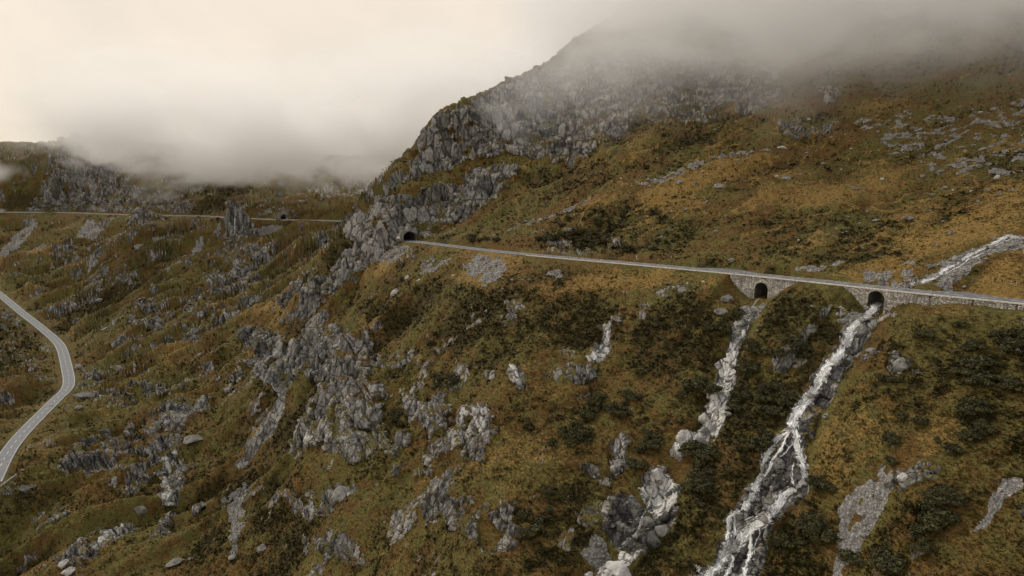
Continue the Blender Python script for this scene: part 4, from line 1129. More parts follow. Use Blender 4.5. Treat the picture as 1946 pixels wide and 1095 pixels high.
# far hut and parapet at the left edge
q = at_t(FAR, Lf, np.array([np.interp(ray(5, 404)[0], (FAR[:, 0] / FAR[:, 1]), Lf)]), 0)[0]
root = empty('roadside_hut', (q[0], q[1], q[2])); tag(root, 'tiny pale concrete hut beside the far road under the fog', 'hut')
mb = MB(); mb.box((0, -3, -.5), 11, 5, 5.2, (1, 0)); mb.obj('wall', M_CONC, root)
mb = MB(); mb.box((0, -3, 4.71), 11.8, 5.8, .5, (1, 0)); mb.obj('roof', plain('hut_roof', (.20, .19, .18), .8), root)
def parapet(P, L, t0, t1, off, h, label, w_=.5):
    n = int((t1 - t0) / 3) + 2; V_ = []
    for t_ in np.linspace(t0, t1, n):
        for o_, z_ in ((off - w_ / 2, -1.4), (off - w_ / 2, h), (off + w_ / 2, h), (off + w_ / 2, -1.4)):
            V_.append(at_t(P, L, np.array([t_]), o_, z_)[0])
    F_ = [(4 * i + k, 4 * i + (k + 1) % 4, 4 * i + 4 + (k + 1) % 4, 4 * i + 4 + k) for i in range(n - 1) for k in range(4)] + [(0, 1, 2, 3), tuple(4 * (n - 1) + k for k in (3, 2, 1, 0))]
    return tag(mesh_obj('road_parapet', V_, F_, M_CONC), label, 'parapet', 'parapets of the far road')
wl = [hit(u, v)[0] for u, v in ((1, 926), (9, 920), (17, 914), (25, 908), (32, 903))]
V_ = []
for p in wl:
    for ox, oz in ((-.3, -.5), (-.25, .8), (.25, .8), (.3, -.5)): V_.append((p.x + ox * .6, p.y + ox * .8, p.z + oz))
tag(mesh_obj('field_wall', V_, [(4 * i + k, 4 * i + (k + 1) % 4, 4 * i + 4 + (k + 1) % 4, 4 * i + 4 + k) for i in range(4) for k in range(4)] + [(0, 1, 2, 3), (19, 18, 17, 16)], M_CONC), 'thin pale low wall running downhill below the valley road at the left edge', 'wall')
tfar = float(Lf[int(np.argmin(np.abs(FAR[:, 0] - FT[0])))])
parapet(FAR, Lf, 5, np.interp(ray(430, 412)[0], FAR[:, 0] / FAR[:, 1], Lf), -4.0, .9, 'long pale parapet of the far road below the foggy cliffs')
parapet(FAR, Lf, tfar + 6, Lf[-1] - 60, -4.0, .8, 'short pale parapet of the far road between tunnel and spur')
# ------------------------------------------------------------------ running water
def water_mat():
    t = NT('white_water')
    uv = t.n('ShaderNodeTexCoord').outputs['UV']
    n = t.noise(1.0, 5, .65, t.scaled(uv, (2.6, .55, 1)), .5); n2 = t.noise(1.0, 4, .6, t.scaled(uv, (7, 1.6, 1)))
    sp = t.n('ShaderNodeSeparateXYZ', i_0=t.n('ShaderNodeAttribute', attribute_name='foam').outputs['Color'])
    edge = sp.outputs[0]
    f = t.math('ADD', t.math('MULTIPLY_ADD', n, 1.9, -.95), t.math('MULTIPLY_ADD', n2, 1.3, -.65))
    f = t.math('ADD', f, edge)
    foam = t.ramp(f, .15, .80)
    col = t.mix(foam, (.17, .165, .155), (.88, .87, .85))
    b = t.n('ShaderNodeBsdfPrincipled', i_Roughness=.35, i_Specular_IOR_Level=.5)
    t.link(col, b.inputs['Base Color']); t.link(t.bump(n2, .6, .3), b.inputs['Normal'])
    t.link(t.ramp(f, .05, .70), b.inputs['Alpha'])
    t.link(b.outputs[0], t.out.inputs['Surface']); return t.m
M_WATER = water_mat()
WB = {'v': [], 'f': [], 'uv': [], 'foam': []}
def strand(buf, px, w0, w1, lift=.30, strength=.75, jig=.5):
    P = np.array(px, float)
    seg = np.concatenate([[0], np.cumsum(np.hypot(*np.diff(P, axis=0).T))])
    s = np.arange(0, seg[-1], 2.2); uu, vv = np.interp(s, seg, P[:, 0]), np.interp(s, seg, P[:, 1])
    ph = random.random() * 9
    uu = uu + jig * 3 * np.sin(s / 9 + ph) * np.minimum(1, s / 10); pts_, nn = [], []
    for u, v in zip(uu, vv):
        l, n_ = hit(u, v)
        if l is not None: pts_.append(np.array(l)); nn.append(np.array(n_))
    A = np.array(pts_); Nn = np.array(nn)
    for _ in range(3):
        A[1:-1] = (A[:-2] + 2 * A[1:-1] + A[2:]) / 4
    for _ in range(8): Nn[1:-1] = (Nn[:-2] + Nn[1:-1] + Nn[2:]) / 3
    Tt = np.gradient(A, axis=0); side = np.cross(Nn, Tt); side /= np.linalg.norm(side, axis=1)[:, None] + 1e-9
    n0 = len(buf['v']); K = 7; acc = 0
    for i in range(len(A)):
        if i: acc += np.linalg.norm(A[i] - A[i - 1])
        f = i / max(1, len(A) - 1); wd = (w0 + (w1 - w0) * f) * (1 + .28 * math.sin(i * .9 + ph) + .18 * math.sin(i * 2.3))
        Nu = Nn[i] / np.linalg.norm(Nn[i])
        for k in range(K):
            q = (k / (K - 1) - .5)
            p = A[i] + side[i] * q * wd + Nu * (lift * .7 + .08 * (1 - 4 * q * q))
            buf['v'].append(p); buf['uv'].append((q * wd, acc)); e_ = 1 - abs(2 * q) ** 1.6
            buf['foam'].append(strength * (.25 + .75 * e_) * min(1, (i + 1) / 3, (len(A) - i) / 3) + (0 if 0 < k < K - 1 else -.4))
    for i in range(len(A) - 1):
        for k in range(K - 1):
            a = n0 + i * K + k; buf['f'].append((a, a + 1, a + K + 1, a + K))
def water_obj(buf, name, label):
    o = mesh_obj(name, buf['v'], buf['f'], M_WATER, None, True); l = o.data.uv_layers.new(name='UVMap')
    vi = np.empty(len(o.data.loops), np.int32); o.data.loops.foreach_get('vertex_index', vi)
    l.data.foreach_set('uv', np.array(buf['uv'], F32)[vi].ravel())
    a = o.data.attributes.new('foam', 'FLOAT_COLOR', 'POINT')
    fo = np.array(buf['foam'], F32); a.data.foreach_set('color', np.stack([fo, fo, fo, fo * 0 + 1], 1).ravel())
    o['kind'] = 'structure'; o['label'] = label
    return o
nb = lambda: {'v': [], 'f': [], 'uv': [], 'foam': []}
wb = nb()
MAIN = [(1672,576),(1665,583),(1650,600),(1626,618),(1613,636),(1606,655),(1594,677),(1571,697),(1560,722),(1540,751),(1523,776),(1511,792),(1507,816)]
strand(wb, MAIN, 2.63, 3.52, .3, .80); strand(wb, [(u + 3, v) for u, v in MAIN[2:]], 1.55, 1.92, .36, .7, .7); strand(wb, [(u - 4, v + 1) for u, v in MAIN[3:]], 1.40, 1.60, .34, .6, .8)
RGT = [(1507,814),(1515,829),(1515,845),(1521,869),(1527,894),(1531,910),(1511,930),(1491,942),(1479,963),(1467,986)]
strand(wb, RGT, 1.86, 2.08, .3, .75, .5); strand(wb, [(1516,850),(1510,872),(1507,895),(1508,925)], 0.62, 0.80, .3, .5, .6); strand(wb, [(1516,832),(1507,845),(1490,862),(1478,872)], 0.62, 0.64, .3, .5, .6)
strand(wb, RGT[-3:], 2.79, 3.20, .34, .7, .8)
LOWR = [(1467,986),(1454,989),(1434,1000),(1418,1016),(1402,1034),(1381,1051),(1361,1073),(1345,1098),(1338,1115)]
strand(wb, LOWR, 2.02, 3.52, .3, .85, .5); strand(wb, [(u + 5, v + 4) for u, v in LOWR[1:]], 1.24, 1.92, .36, .6, .9)
strand(wb, [(1434,1000),(1427,1020),(1426,1040),(1428,1056),(1418,1081),(1408,1105)], 1.40, 1.92, .3, .7, .5); strand(wb, [(1440,996),(1446,1015),(1436,1040),(1430,1060)], 0.54, 0.64, .3, .45, .6)
LFT = [(1505,816),(1495,823),(1475,837),(1462,857),(1450,882),(1446,905),(1440,918),(1430,943),(1418,963),(1410,971)]
strand(wb, LFT, 1.24, 1.92, .3, .72, .5); strand(wb, [(1503,822),(1478,862),(1465,886),(1450,905),(1438,925),(1424,950),(1412,970)], 0.93, 1.76, .32, .66, .7)
strand(wb, [(1410,971),(1388,981),(1383,1003),(1381,1032),(1375,1052),(1360,1076)], 1.40, 2.08, .3, .72, .5); strand(wb, [(1408,972),(1397,976),(1398,1008),(1405,1028),(1395,1045)], 0.78, 1.12, .3, .6, .5)
strand(wb, [(1384,1050),(1395,1062),(1392,1075),(1381,1090),(1374,1108)], 1.08, 1.60, .3, .65, .6)
for px_, a_, b_, s_ in ((MAIN, 4.0, 4.8, .48), (RGT, 3.2, 3.6, .44), (RGT[-3:], 4.5, 5, .46), (LOWR, 5.0, 7.5, .46), (LFT, 2.8, 3.8, .42), ([(1410,971),(1388,985),(1392,1020),(1385,1055)], 3.5, 4.5, .28)):
    strand(wb, px_, a_, b_, .42, s_, .3)
water_obj(wb, 'waterfall_water', 'white braided waterfall tumbling down the wet rocks below the bridge')
wb = nb()
BK = [(1946,456),(1917,449.5),(1886,466),(1846,486),(1828,495),(1809,507),(1785,522.5),(1772.7,531.7),(1750,538)]
strand(wb, BK, 3.0, 3.4, .40, .38, .3); strand(wb, BK[1:], 1.5, 1.9, .34, .75, .5); strand(wb, [(u + 8, v + 3) for u, v in BK[1:-2]], 0.93, 1.12, .22, .5, .9); strand(wb, BK[:2], 1.08, 1.28, .22, .5)
strand(wb, [(1740,539),(1730,541)], 1.86, 2.08, .25, .8)
water_obj(wb, 'beck_water', 'white beck running down the boulder bed to the bridge')
wb = nb()
strand(wb, [(238,592),(236,597),(228,604),(216,612)], 1.3, 1.1, .35, .42, 1.2); strand(wb, [(212,616),(205,621),(192,630)], 1.2, 1.6, .35, .45, 1.2); strand(wb, [(184,637),(178,642),(168,650)], .9, .8, .35, .38, 1.2)
water_obj(wb, 'rill_water', 'thin white rill on the slope above the valley road')
wb = nb()
strand(wb, [(449,398),(447,408),(446,420),(446,436),(445,452)], 2.02, 2.56, .8, .45, .1)
water_obj(wb, 'thin_fall_water', 'thin faint fall down the dark rock stump by the far road')

wb = nb()
G1 = [(1446,566),(1428,590),(1410,615),(1400,640),(1392,668),(1384,700),(1376,740),(1368,775),(1350,800),(1325,826)]
strand(wb, G1, .9, 1.1, .34, .40, .8); strand(wb, [(1268,885),(1258,905),(1246,930),(1232,955),(1222,985),(1212,1015)], .7, 1.0, .4, .34, .6)
water_obj(wb, 'trickle_water', 'thin trickle over the pale slabs of the gully below the left arch')
# ------------------------------------------------------------------ boulders
import bmesh
def boulder_mesh(seed, flat, mat):
    bm = bmesh.new(); bmesh.ops.create_icosphere(bm, subdivisions=4, radius=1)
    co = np.array([v.co for v in bm.verts]); r = np.random.default_rng(seed)
    s_ = co.copy()
    for _ in range(24):                              # hew flat faces
        d_ = r.normal(size=3); d_ /= np.linalg.norm(d_); h = r.uniform(.48, .86)
        k = s_ @ d_; over = np.maximum(k - h, 0); s_ -= over[:, None] * d_ * .93
    c32 = s_.astype(F32)
    f1_, f2_, c_, l_ = worley(c32[:, 0], c32[:, 1], c32[:, 2], .62, seed, True)
    s_ *= (1 + .16 * (c_ - .5) + .16 * l_ - .07 * np.exp(-(f2_ - f1_) / .08) + .05 * fbm(c32[:, 0], c32[:, 1], c32[:, 2], .3, 3, off=seed))[:, None]
    s_[:, 2] *= flat; s_[:, 0] *= r.uniform(.9, 1.2)
    for v, p in zip(bm.verts, s_): v.co = p
    m = bpy.data.meshes.new('boulder'); bm.to_mesh(m); bm.free(); m.materials.append(mat); return m
BM = [boulder_mesh(11 + i, (.62, .75, .55, .85, .5, .7)[i], M_BOULD) for i in range(6)]
BW = [boulder_mesh(31 + i, (.75, .9, .6)[i], M_WHITE) for i in range(3)]
BD = [boulder_mesh(41 + i, (.7, .6)[i], M_DARKR) for i in range(2)]
def put_boulder(u, v, wpx, hpx, label, group=None, kind='b', sink=.3, name='boulder'):
    loc, n_ = hit(u, v + hpx * .35)
    if loc is None: return None
    dist = loc.length
    s_ = wpx * dist / FPX / 2 * 1.0
    me_ = random.choice({'b': BM, 'w': BW, 'd': BD}[kind])
    o = bpy.data.objects.new(name, me_); COL.objects.link(o)
    hz = hpx * dist / FPX / 2 * 1.15 / .7
    o.scale = (s_, s_ * random.uniform(.75, 1.0), min(max(hz, s_ * .5), s_ * 1.5))
    o.rotation_euler = (random.uniform(-.2, .2), random.uniform(-.25, .25), random.choice([0, math.pi]) + random.uniform(-.45, .45))
    o.location = loc + Vector((0, 0, o.scale[2] * (.55 - sink)))
    tag(o, label, 'boulder', group); return o
# singled out one by one
NAMED = [
 (1381.6,562,30,25,'big grey boulder on the steep grass left of the dry gully arch','b'), (1371,590,28,15,'moss-topped grey boulder just above the dry gully','b'),
 (1297,549.6,26,11,'long flat grey boulder at the edge of the golden meadow','b'), (1272,537,18,6,'thin pale slab in the golden meadow just below the road','b'),
 (1268,561,14,7,'small pale boulder at the lower lip of the golden meadow','b'), (1647,228,16,15,'pale upright boulder near the fog on the upper alp','b'),
 (1369,351,30,14,'broad pale boulder at the end of the stone band on the alp','b'), (1494,337,25,11,'grey twin boulder in the middle of the alp','b'), (1389,492,11,14,'upright boulder pair above the road lay-by','b'),
 (1665,417,18,9,'low pale boulder in dark heath of the alp','b'), (1728,413,22,8,'long pale boulder on the alp above the beck','b'), (1879,467,24,10,'large flat rock lying in the beck bed','w'),
 (1768,505,17,9,'tawny rock on the near bank of the beck','b'), (1833,543,9,8,'small grey boulder on the verge behind the lay-by','b'), (1716.5,906,20,13,'pale boulder sitting at the top of the bare gravel scar','w'),
 (750,553,22,18,'jagged pale rock on the meadow rim below the tunnel scree','w'), (773,526,13,9,'pale block just below the tunnel scree fan','w'), (796,532,16,4,'flat pale slab under the striped scree','w'),
 (1025,416,11,9,'round pale boulder at the lower stone trail near the road','w'), (999,419,13,8,'squarish boulder on the lower stone trail near the road','b'), (1082,435,20,9,'grey outcrop boulder among bushes above the road cut','b'), (986,426,12,7,'low block on the stone trail uphill of the road','b'),
 (898,583,9,6,'small boulder on the dark heath mound','b'), (926,589,13,11,'grey boulder on the brow of the dark heath mound','b'), (956,548,8,4,'small flat stone where mound and golden meadow meet','b'),
 (1467,926,11,11,'pale block standing between the two waterfall strands','w'), (1512,868,25,20,'rounded grey boulder that splits the waterfall','d'), (1519,904,16,14,'dark wet boulder beside the right waterfall strand','d'), (1405,980,22,16,'dark wet boulder at the foot of the left waterfall strand','d'),
 (936,712,17,20,'pale leaning rock alone on the brown slope','w'), (647,932,46,24,'wide jagged grey rock in the lower grass','b'), (449,1019,18,15,'large stone in the lower rubble chute','b'), (270,965,22,20,'pale split rock below the stone pillar cliff','b'),
 (121,1069,20,15,'pale block at the bottom left rubble','w'), (131,1083,25,14,'white flat block under the bottom left rubble','w'), (496,1040,18,14,'two-part pale stone right of the rubble chute','b'), (441,1056,16,12,'pale stone at the foot of the rubble chute','w'),
 (331,1066,30,16,'broken grey rock at the bottom edge left of the rubble chute','b'), (367,830,40,18,'tilted slab leaning against the pillar cliff','b'), 
 (1362,778,14,24,'tall white slab in the dry gully','w'), (1338,790,22,24,'white boulder at the bend of the dry gully','w'),
 (1326,830,30,18,'white rounded boulder at the foot of the dry gully stones','w'), (1296,822,20,28,'pale pillar rock left of the dry gully stones','w'), (1250,895,34,30,'huge cracked white rock above the dark hollow','w'), (1176,868,26,44,'tall pale rock left of the huge white rock','b'),
 (1180,1080,60,26,'broad white slab at the bottom edge below the hollow','w'), (1230,985,30,30,'block in dark rock hollow','b'), (1195,1000,26,40,'dark upright block in the rock hollow','d'), (1255,1000,26,34,'pale block on the right of the rock hollow','b'), (1120,1090,24,16,'small white boulder at the bottom edge','w'),
 (1712,690,36,24,'grey rock pile on green slope right of the waterfall','b'), (1600,608,20,10,'stone at the top left bank of the waterfall','b'), (1656,662,22,12,'low grey rock right of the upper waterfall','b'),
 (1178,606,12,16,'narrow grey slab on the brown slope below the meadow','b'), (985,722,20,18,'pale jagged rock on the brown slope','w'), (188,568,14,10,'grey rock among dark bushes over the valley road','b'), (150,693,16,18,'leaning rock right of the valley road bend','b'), (160,747,34,18,'grey rock at the road bend lower side','b'),
 (150,772,16,9,'pale stones below the valley road bend','b'), (228,698,18,16,'grey rock up the slope from the valley road bend','b'), (47,929,22,14,'dark grey rock in the lower left grass','d'), (62,925,12,10,'small dark rock beside its bigger neighbour in the lower left grass','d'),
]
for u, v, w_, h_, lab, k in NAMED: put_boulder(u, v, w_, h_, lab, None, k, .42)
ALP = [(1291,344,18,10),(1321,346,14,8),(1318.5,376,10,6),(1703,289,14,9),(1868,281,16,9),(1896,336,11,10),(1899,369,12,8),(1877.7,361,10,7),(1861,381,9,7),(1753,333,12,7),(1771,369,14,6),(1796,355,12,7),(1841,303,12,7),(1879,311,12,6),
 (1617,354,10,5),(1630,357,12,6),(1565,309,12,6),(1532,290,12,7),(1487,279,18,7),(1781,464,7,7),(1519,331,8,5),(1477,334,10,4),(1384,340,10,5),(1276,400,6,6),(1303,397,7,6),(1359,439,12,6),(1256,449,9,7),(1180,339,7,4),(1143,325,8,4),(1612,411,7,4),(1555,408,7,4),
 (1590,434,6,4),(1788,296,10,5),(1931,286,10,8),(1924,361,9,6),(1843,321,14,5),(1904,269.6,10,5),(1781,189,10,5),(1864,213,8,5),(1808,442,12,6),(1793,419,10,8),(1700,470,6,5),(1640,470,7,4),(1080,376,7,4),(1010,358,6,5),(1250,300,7,4),(1420,300,9,5),(1447,285,9,5),(1200,352,8,5),(1230,340,9,5),(1340,312,10,5),(1400,303,10,6)]
for u, v, w_, h_ in ALP: put_boulder(u, v, w_, h_, 'pale lichen-grey boulder lying in the dry grass of the upper alp', 'boulders scattered over the upper alp', 'b' if random.random() < .85 else 'w', .48)
for _ in range(62):
    u = random.triangular(1150, 1946, 1860); v = random.uniform(225, 480) - max(0, (u - 1500) * .06)
    w_ = random.choice([4, 4, 5, 5, 6, 7, 8])
    put_boulder(u, v, w_, w_ * .6, 'small pale stone lying in the dry grass of the upper alp', 'small stones scattered over the upper alp', 'b' if random.random() < .8 else 'w', .45, name='stone')
for u, v, w_, h_ in [(1542,581,8,5),(1439,627,6,6),(1306,538,6,4),(1337,535,9,4),(1188,527,10,4),(861,523,7,4),(973,530,10,6),(993,531,9,4),(1006,530,9,4),(938,446,8,6),(951,440,6,4),(856.5,440,7,6),(864,434,6,4),(845,430,7,4),(1320,545,7,4),(1312,552,8,4),(1280,545,6,4),(840,434,5,4)]:
    put_boulder(u, v, w_, h_, 'small pale stone lying in the grass beside the mountain road', 'small stones beside the mountain road', 'b' if random.random() < .8 else 'w', .45, name='stone')
for _ in range(38):
    u = random.uniform(20, 1100); v = random.uniform(640, 1085) - max(0, 0)
    if v < 560 + (1100 - u) * .1: continue
    w_ = random.choice([4, 5, 6, 7, 8, 10])
    put_boulder(u, v, w_, w_ * .7, 'grey stone lying in the grass of the lower slope', 'stones scattered over the lower slope', 'b', .46, name='stone')

# loose stones of the scree fans and stream beds: one uncounted mass
wet = np.zeros(NV, bool)
i_, _, d_, _ = nearest(X, Y, GUL[1][0], 9); wet[i_] = (np.abs(d_) > 1.2) & (rock[i_] > .3)
i_, _, d_, _ = nearest(X, Y, GUL[0][0], 5); wet[i_] |= rock[i_] > .3
scar = np.zeros(NV, bool)
for gI in (2, 3):
    i_, _, _, _ = nearest(X, Y, GUL[gI][0], 14); scar[i_] = True
sv = np.nonzero(((scree > .55) | (wet & (rng.random(NV) < .05))) & VIS & (np.abs(KC.repeat(nr)) < .85) & (Y < 1000))[0]
r = np.random.default_rng(9)
pw = (Y[sv] / 200) ** 1.2; sv = r.choice(sv, min(15000, len(sv)), replace=False, p=pw / pw.sum())
tpl = np.array([[1,0,0],[-1,0,0],[0,1,0],[0,-1,0],[0,0,1],[0,0,-1]], float)
tf = np.array([[0,2,4],[2,1,4],[1,3,4],[3,0,4],[2,0,5],[1,2,5],[3,1,5],[0,3,5]])
nS = len(sv); ang = r.uniform(0, 6.28, nS)
size = r.lognormal(-1.75, .72, nS) * np.clip(Y[sv] / 250, .8, 2.2)
inbeck = np.zeros(NV, bool); ib_, _, _, _ = nearest(X, Y, BECK, 9); inbeck[ib_] = True
size = np.where(inbeck[sv], size * 1.15, size); size = np.where(wet[sv], size * 1.9, size); size = np.where(scar[sv], size * .5, size); size = np.clip(size, .12, 2.0)
V_ = tpl[None] * (1 + .45 * r.uniform(-1, 1, (nS, 6, 1))) * size[:, None, None] * np.array([1, .8, .6])
V_ = V_ + r.normal(0, .12, V_.shape) * size[:, None, None]
ca, sa = np.cos(ang)[:, None], np.sin(ang)[:, None]
V_ = np.stack([V_[..., 0] * ca - V_[..., 1] * sa, V_[..., 0] * sa + V_[..., 1] * ca, V_[..., 2]], -1)
V_ += np.stack([X2[sv], Y2[sv], Z2[sv] + size * .15], 1)[:, None]
F_ = (tf[None] + (np.arange(nS) * 6)[:, None, None]).reshape(-1, 3)
m = bpy.data.meshes.new('rubble'); write_mesh(m, V_.reshape(-1, 3), F_, 3); m.materials.append(M_BOULD)
o = bpy.data.objects.new('scree_rubble', m); COL.objects.link(o); o['kind'] = 'stuff'; o['label'] = 'loose grey stones of the scree fans and stream beds'

# ------------------------------------------------------------------ shrubs
def leaf_mat():
    t = NT('shrub_foliage'); p = t.pos()
    oi = t.n('ShaderNodeObjectInfo').outputs['Random']
    n = t.noise(2.2, 3, .6, p)
    c = t.mix(t.ramp(n, .3, .7), (.013, .014, .006), (.095, .090, .038))
    c = t.mix(t.math('MULTIPLY', oi, .45), c, (.050, .040, .014))
    return t.finish(c, .85, None, .15)
M_LEAF = leaf_mat(); M_STEM = plain('shrub_stem', (.07, .055, .04), .95)
def shrub_mesh(seed):
    r = np.random.default_rng(seed); V_, F_ = [], []
    lobes = [(np.array([r.uniform(-.62, .62), r.uniform(-.62, .62), r.uniform(.20, .55)]), r.uniform(.30, .50)) for _ in range(9)]
    for c_, rad in lobes:
        for _ in range(105):
            d_ = r.normal(size=3); d_[2] = abs(d_[2]) * .9 - .25; d_ /= np.linalg.norm(d_)
            p = c_ + d_ * rad * r.uniform(.55, 1.12) * np.array([1, 1, .85])
            if p[2] < -.05: continue
            s_ = r.uniform(.05, .115)
            a = np.cross(d_, r.normal(size=3)); a /= np.linalg.norm(a) + 1e-9
            n_ = d_ + r.normal(size=3) * .6; b_ = np.cross(n_, a); b_ /= np.linalg.norm(b_) + 1e-9
            i = len(V_); V_ += [p - a * s_ - b_ * s_ * .5, p + a * s_ * .9 - b_ * s_ * .6, p + a * s_ * .4 + b_ * s_ * 1.2 + n_ * .03, p - a * s_ * .7 + b_ * s_ * .7]
            F_.append((i, i + 1, i + 2, i + 3))
    m = bpy.data.meshes.new('crown'); m.from_pydata([tuple(q) for q in V_], [], F_); m.update(); m.materials.append(M_LEAF); return m
def stem_mesh():
    mb = MB()
    for k in range(5):
        a = k * 1.26; tip = (math.cos(a) * .35, math.sin(a) * .35, .42)
        mb.add([(-.03, -.03, -.25), (.03, -.03, -.25), (.03, .03, -.25), (-.03, .03, -.25), (tip[0] - .015, tip[1], tip[2]), (tip[0] + .015, tip[1], tip[2]), (tip[0], tip[1] + .015, tip[2])],
               [(0, 1, 5, 4), (1, 2, 6, 5), (2, 3, 6), (3, 0, 4, 6), (4, 5, 6)])
    m = bpy.data.meshes.new('stem'); m.from_pydata(mb.v, [], mb.f); m.update(); m.materials.append(M_STEM); return m
SM = [shrub_mesh(60 + i) for i in range(7)]; ST = stem_mesh()
def put_shrub(u, v, s_, label, group):
    loc, n_ = hit(u, v)
    if loc is None: return 0
    root = empty('alpine_shrub', loc, random.uniform(0, 6.28))
    k = s_ * random.uniform(.85, 1.2); root.scale = (k * random.uniform(.9, 1.2), k, k * random.uniform(.7, 1.0))
    tag(root, label, 'shrub', group)
    for nm, m in (('crown', random.choice(SM)), ('stem', ST)):
        c_ = bpy.data.objects.new(nm, m); COL.objects.link(c_); c_.parent = root
    return 1
# (u, v, spread u, spread v, how many, half width in metres, what sets the thicket apart)
THICK = [
 (1167,768,60,24,15,1.75,'in the large thicket left of the dry gully'), (1096,829,30,20,9,1.8,'in the round thicket below the large one on the brown slope'), (1122,793,14,10,4,1.5,'in the gap between two thickets'),
 (1325,743,36,26,11,1.9,'in the thicket touching the dry gully on its left'), (1421,702,24,15,7,1.7,'in the thicket right of the big white gully boulder'), (1400,758,18,24,7,1.6,'between dry gully and mossy rib'), (1472,763,28,34,11,1.7,'in the tall thicket left of the waterfall middle'),
 (1228,839,28,18,6,1.6,'above the huge cracked white rock'), (1332,858,42,16,10,1.5,'below the last white gully stones'), (1213,878,14,20,4,1.5,'between tall pale rock and huge white rock'), (1335,925,24,38,10,1.7,'right of the huge cracked white rock'),
 (1050,845,8,8,2,1.3,'left of the round thicket on the brown slope'), (1010,1000,18,20,4,1.8,'in a dark clump on the lower green heath'), (1040,955,10,22,4,1.4,'in a thin row edging the lower heath'), (1360,636,24,14,6,1.6,'under the moss-topped boulder'),
 (1258,624,10,6,2,1.5,'alone on the dark slope under the meadow'), (1441,657,24,22,7,1.7,'on the left flank of the mound between arches'), (1503,664,34,18,9,1.8,'in the middle of the mound between arches'), (1223,707,12,8,2,1.4,'on the bare brown slope'),
 (1446,840,18,20,6,1.6,'left of where the waterfall splits'), (1560,934,18,10,3,1.5,'right of the right waterfall strand'), (1552,1016,34,28,11,1.8,'in the big thicket right of the lower waterfall'), (1483,1036,16,20,4,1.6,'beside the lowest waterfall strand'),
 (1621,1068,18,16,3,1.6,'at the lower left edge of the gravel scar'), (1690,1078,26,12,4,1.6,'at the bottom edge right of gravel scar'), (1739,1028,28,26,8,1.7,'in lower end of long thicket right of gravel scar'), (1767,987,26,22,8,1.7,'in middle of long thicket right of gravel scar'), (1796,950,26,16,7,1.6,'at top of long thicket right of gravel scar'),
 (1690,723,14,10,3,1.4,'below the grey rock pile'), (1722,797,5,3,1,1.4,'alone, small, in the middle of the green slope'), (1749,804,4,3,1,1.3,'alone, beside another on green slope'), (1690,839,12,4,3,1.3,'in a short flat row on green slope'), (1779,841,4,3,1,1.2,'alone, dark, on the golden patch of the green slope'), (1694,881,10,6,2,1.4,'above the gravel scar'),
 (1848,719,28,22,8,1.8,'in dark thicket on the upper green slope'), (1856,780,24,16,6,1.7,'in the thicket halfway down the right slope'), (1852,825,22,12,5,1.6,'below the halfway thicket on the right slope'), (1918,735,18,10,4,1.7,'near the right edge beside the upper thicket'), (1816,859,4,3,1,1.3,'alone above a pale stone on the right'),
 (1804,731,4,3,1,1.3,'alone left of the dark upper thicket'), (1825,624,6,4,1,2.1,'alone, large, round, under the retaining wall'), (1792,630,6,3,1,1.3,'alone, small, left of the round one under the wall'), (1758,643,16,6,3,1.4,'in a loose row under the retaining wall'), (1913,651,24,14,7,1.8,'in the big dark clump under the right end of the wall'), (1845,662,20,16,5,1.6,'left of the big dark clump under the wall'), (1875,688,36,12,6,1.5,'among grey rocks on the upper green slope'),
 (1610,691,4,3,1,1.3,'on the right bank of the upper waterfall'), (1399,598,8,6,2,1.4,'at the dry gully bend below the arch'), (906,455,26,6,7,2.0,'in hedge-like clump above the road near tunnel'), (947,460,8,3,2,1.7,'at the right end of the hedge-like clump near the tunnel'), (1036,457,28,6,6,1.9,'above the left end of the rock cut'), (1082,450,22,9,8,2.0,'on top of the rock cut beside the road'), (1124,463,30,9,8,1.9,'right of the rock cut beside the road'), (1186,474,12,5,3,1.6,'at the tail of the clump right of the rock cut'), (1283,479,4,2,1,1.9,'alone, round, above the turf-topped wall'),
 (850,728,28,13,7,1.9,'above the right half of the central cliff'), (754,794,20,16,5,1.7,'in the gap between the two central cliffs'), (825,662,12,8,3,1.6,'on the brow above the central cliff'), (33,662,26,12,8,2.6,'in dark patch left of the valley road'), (6,685,12,10,4,2.4,'at the left edge below the dark patch'), (188,564,20,9,6,2.6,'in dark clump above the small scree'), (153,600,28,8,7,2.6,'in long dark clump above valley road'), (219,546,24,9,6,2.6,'in the upper dark clump over valley road'),
 (120,752,3,2,1,2.2,'overhanging the valley road just below its bend'), (88,787,3,2,1,2.2,'overhanging the valley road halfway down'), (54,814,4,2,1,2.2,'overhanging the valley road near its lower end'), (74,924,8,5,2,1.6,'beside the dark rock in the lower left grass'), (20,1007,16,7,4,1.8,'in dark clump at the lower left edge'), (92,614,6,4,2,2.3,'close above the upper part of the valley road'),
 (120,735,1,1,1,.1,''), (350,385,22,8,6,3.2,'above the far road under the fog'), (475,394,22,6,7,3.0,'behind the rock stump by the far road'), (620,404,24,4,6,2.6,'above the far road next to its tunnel'), (28,458,22,10,6,2.8,'on the far slope near the left edge'),
 (390,470,18,10,5,2.6,'beside the long pale scree streak'), (250,492,20,8,5,2.6,'on the far slope under the pale scree patches'), (1445,886,8,14,3,1.5,'on the rib left of the left waterfall strand'),
]
ns_ = 0
for u, v, su, sv_, n_, s_, lab in THICK:
    if not lab: continue
    for _ in range(n_):
        if ns_ >= 296: break
        a = random.uniform(0, 6.28); q = math.sqrt(random.random())
        ns_ += put_shrub(u + su * q * math.cos(a), v + sv_ * q * math.sin(a), s_ * random.choice([.85, 1.05, 1.2, 1.4, 1.65]),
                         'dark dwarf shrub ' + lab, 'dwarf shrubs ' + lab if n_ > 1 else 'dwarf shrubs standing alone')
print('shrubs', ns_)
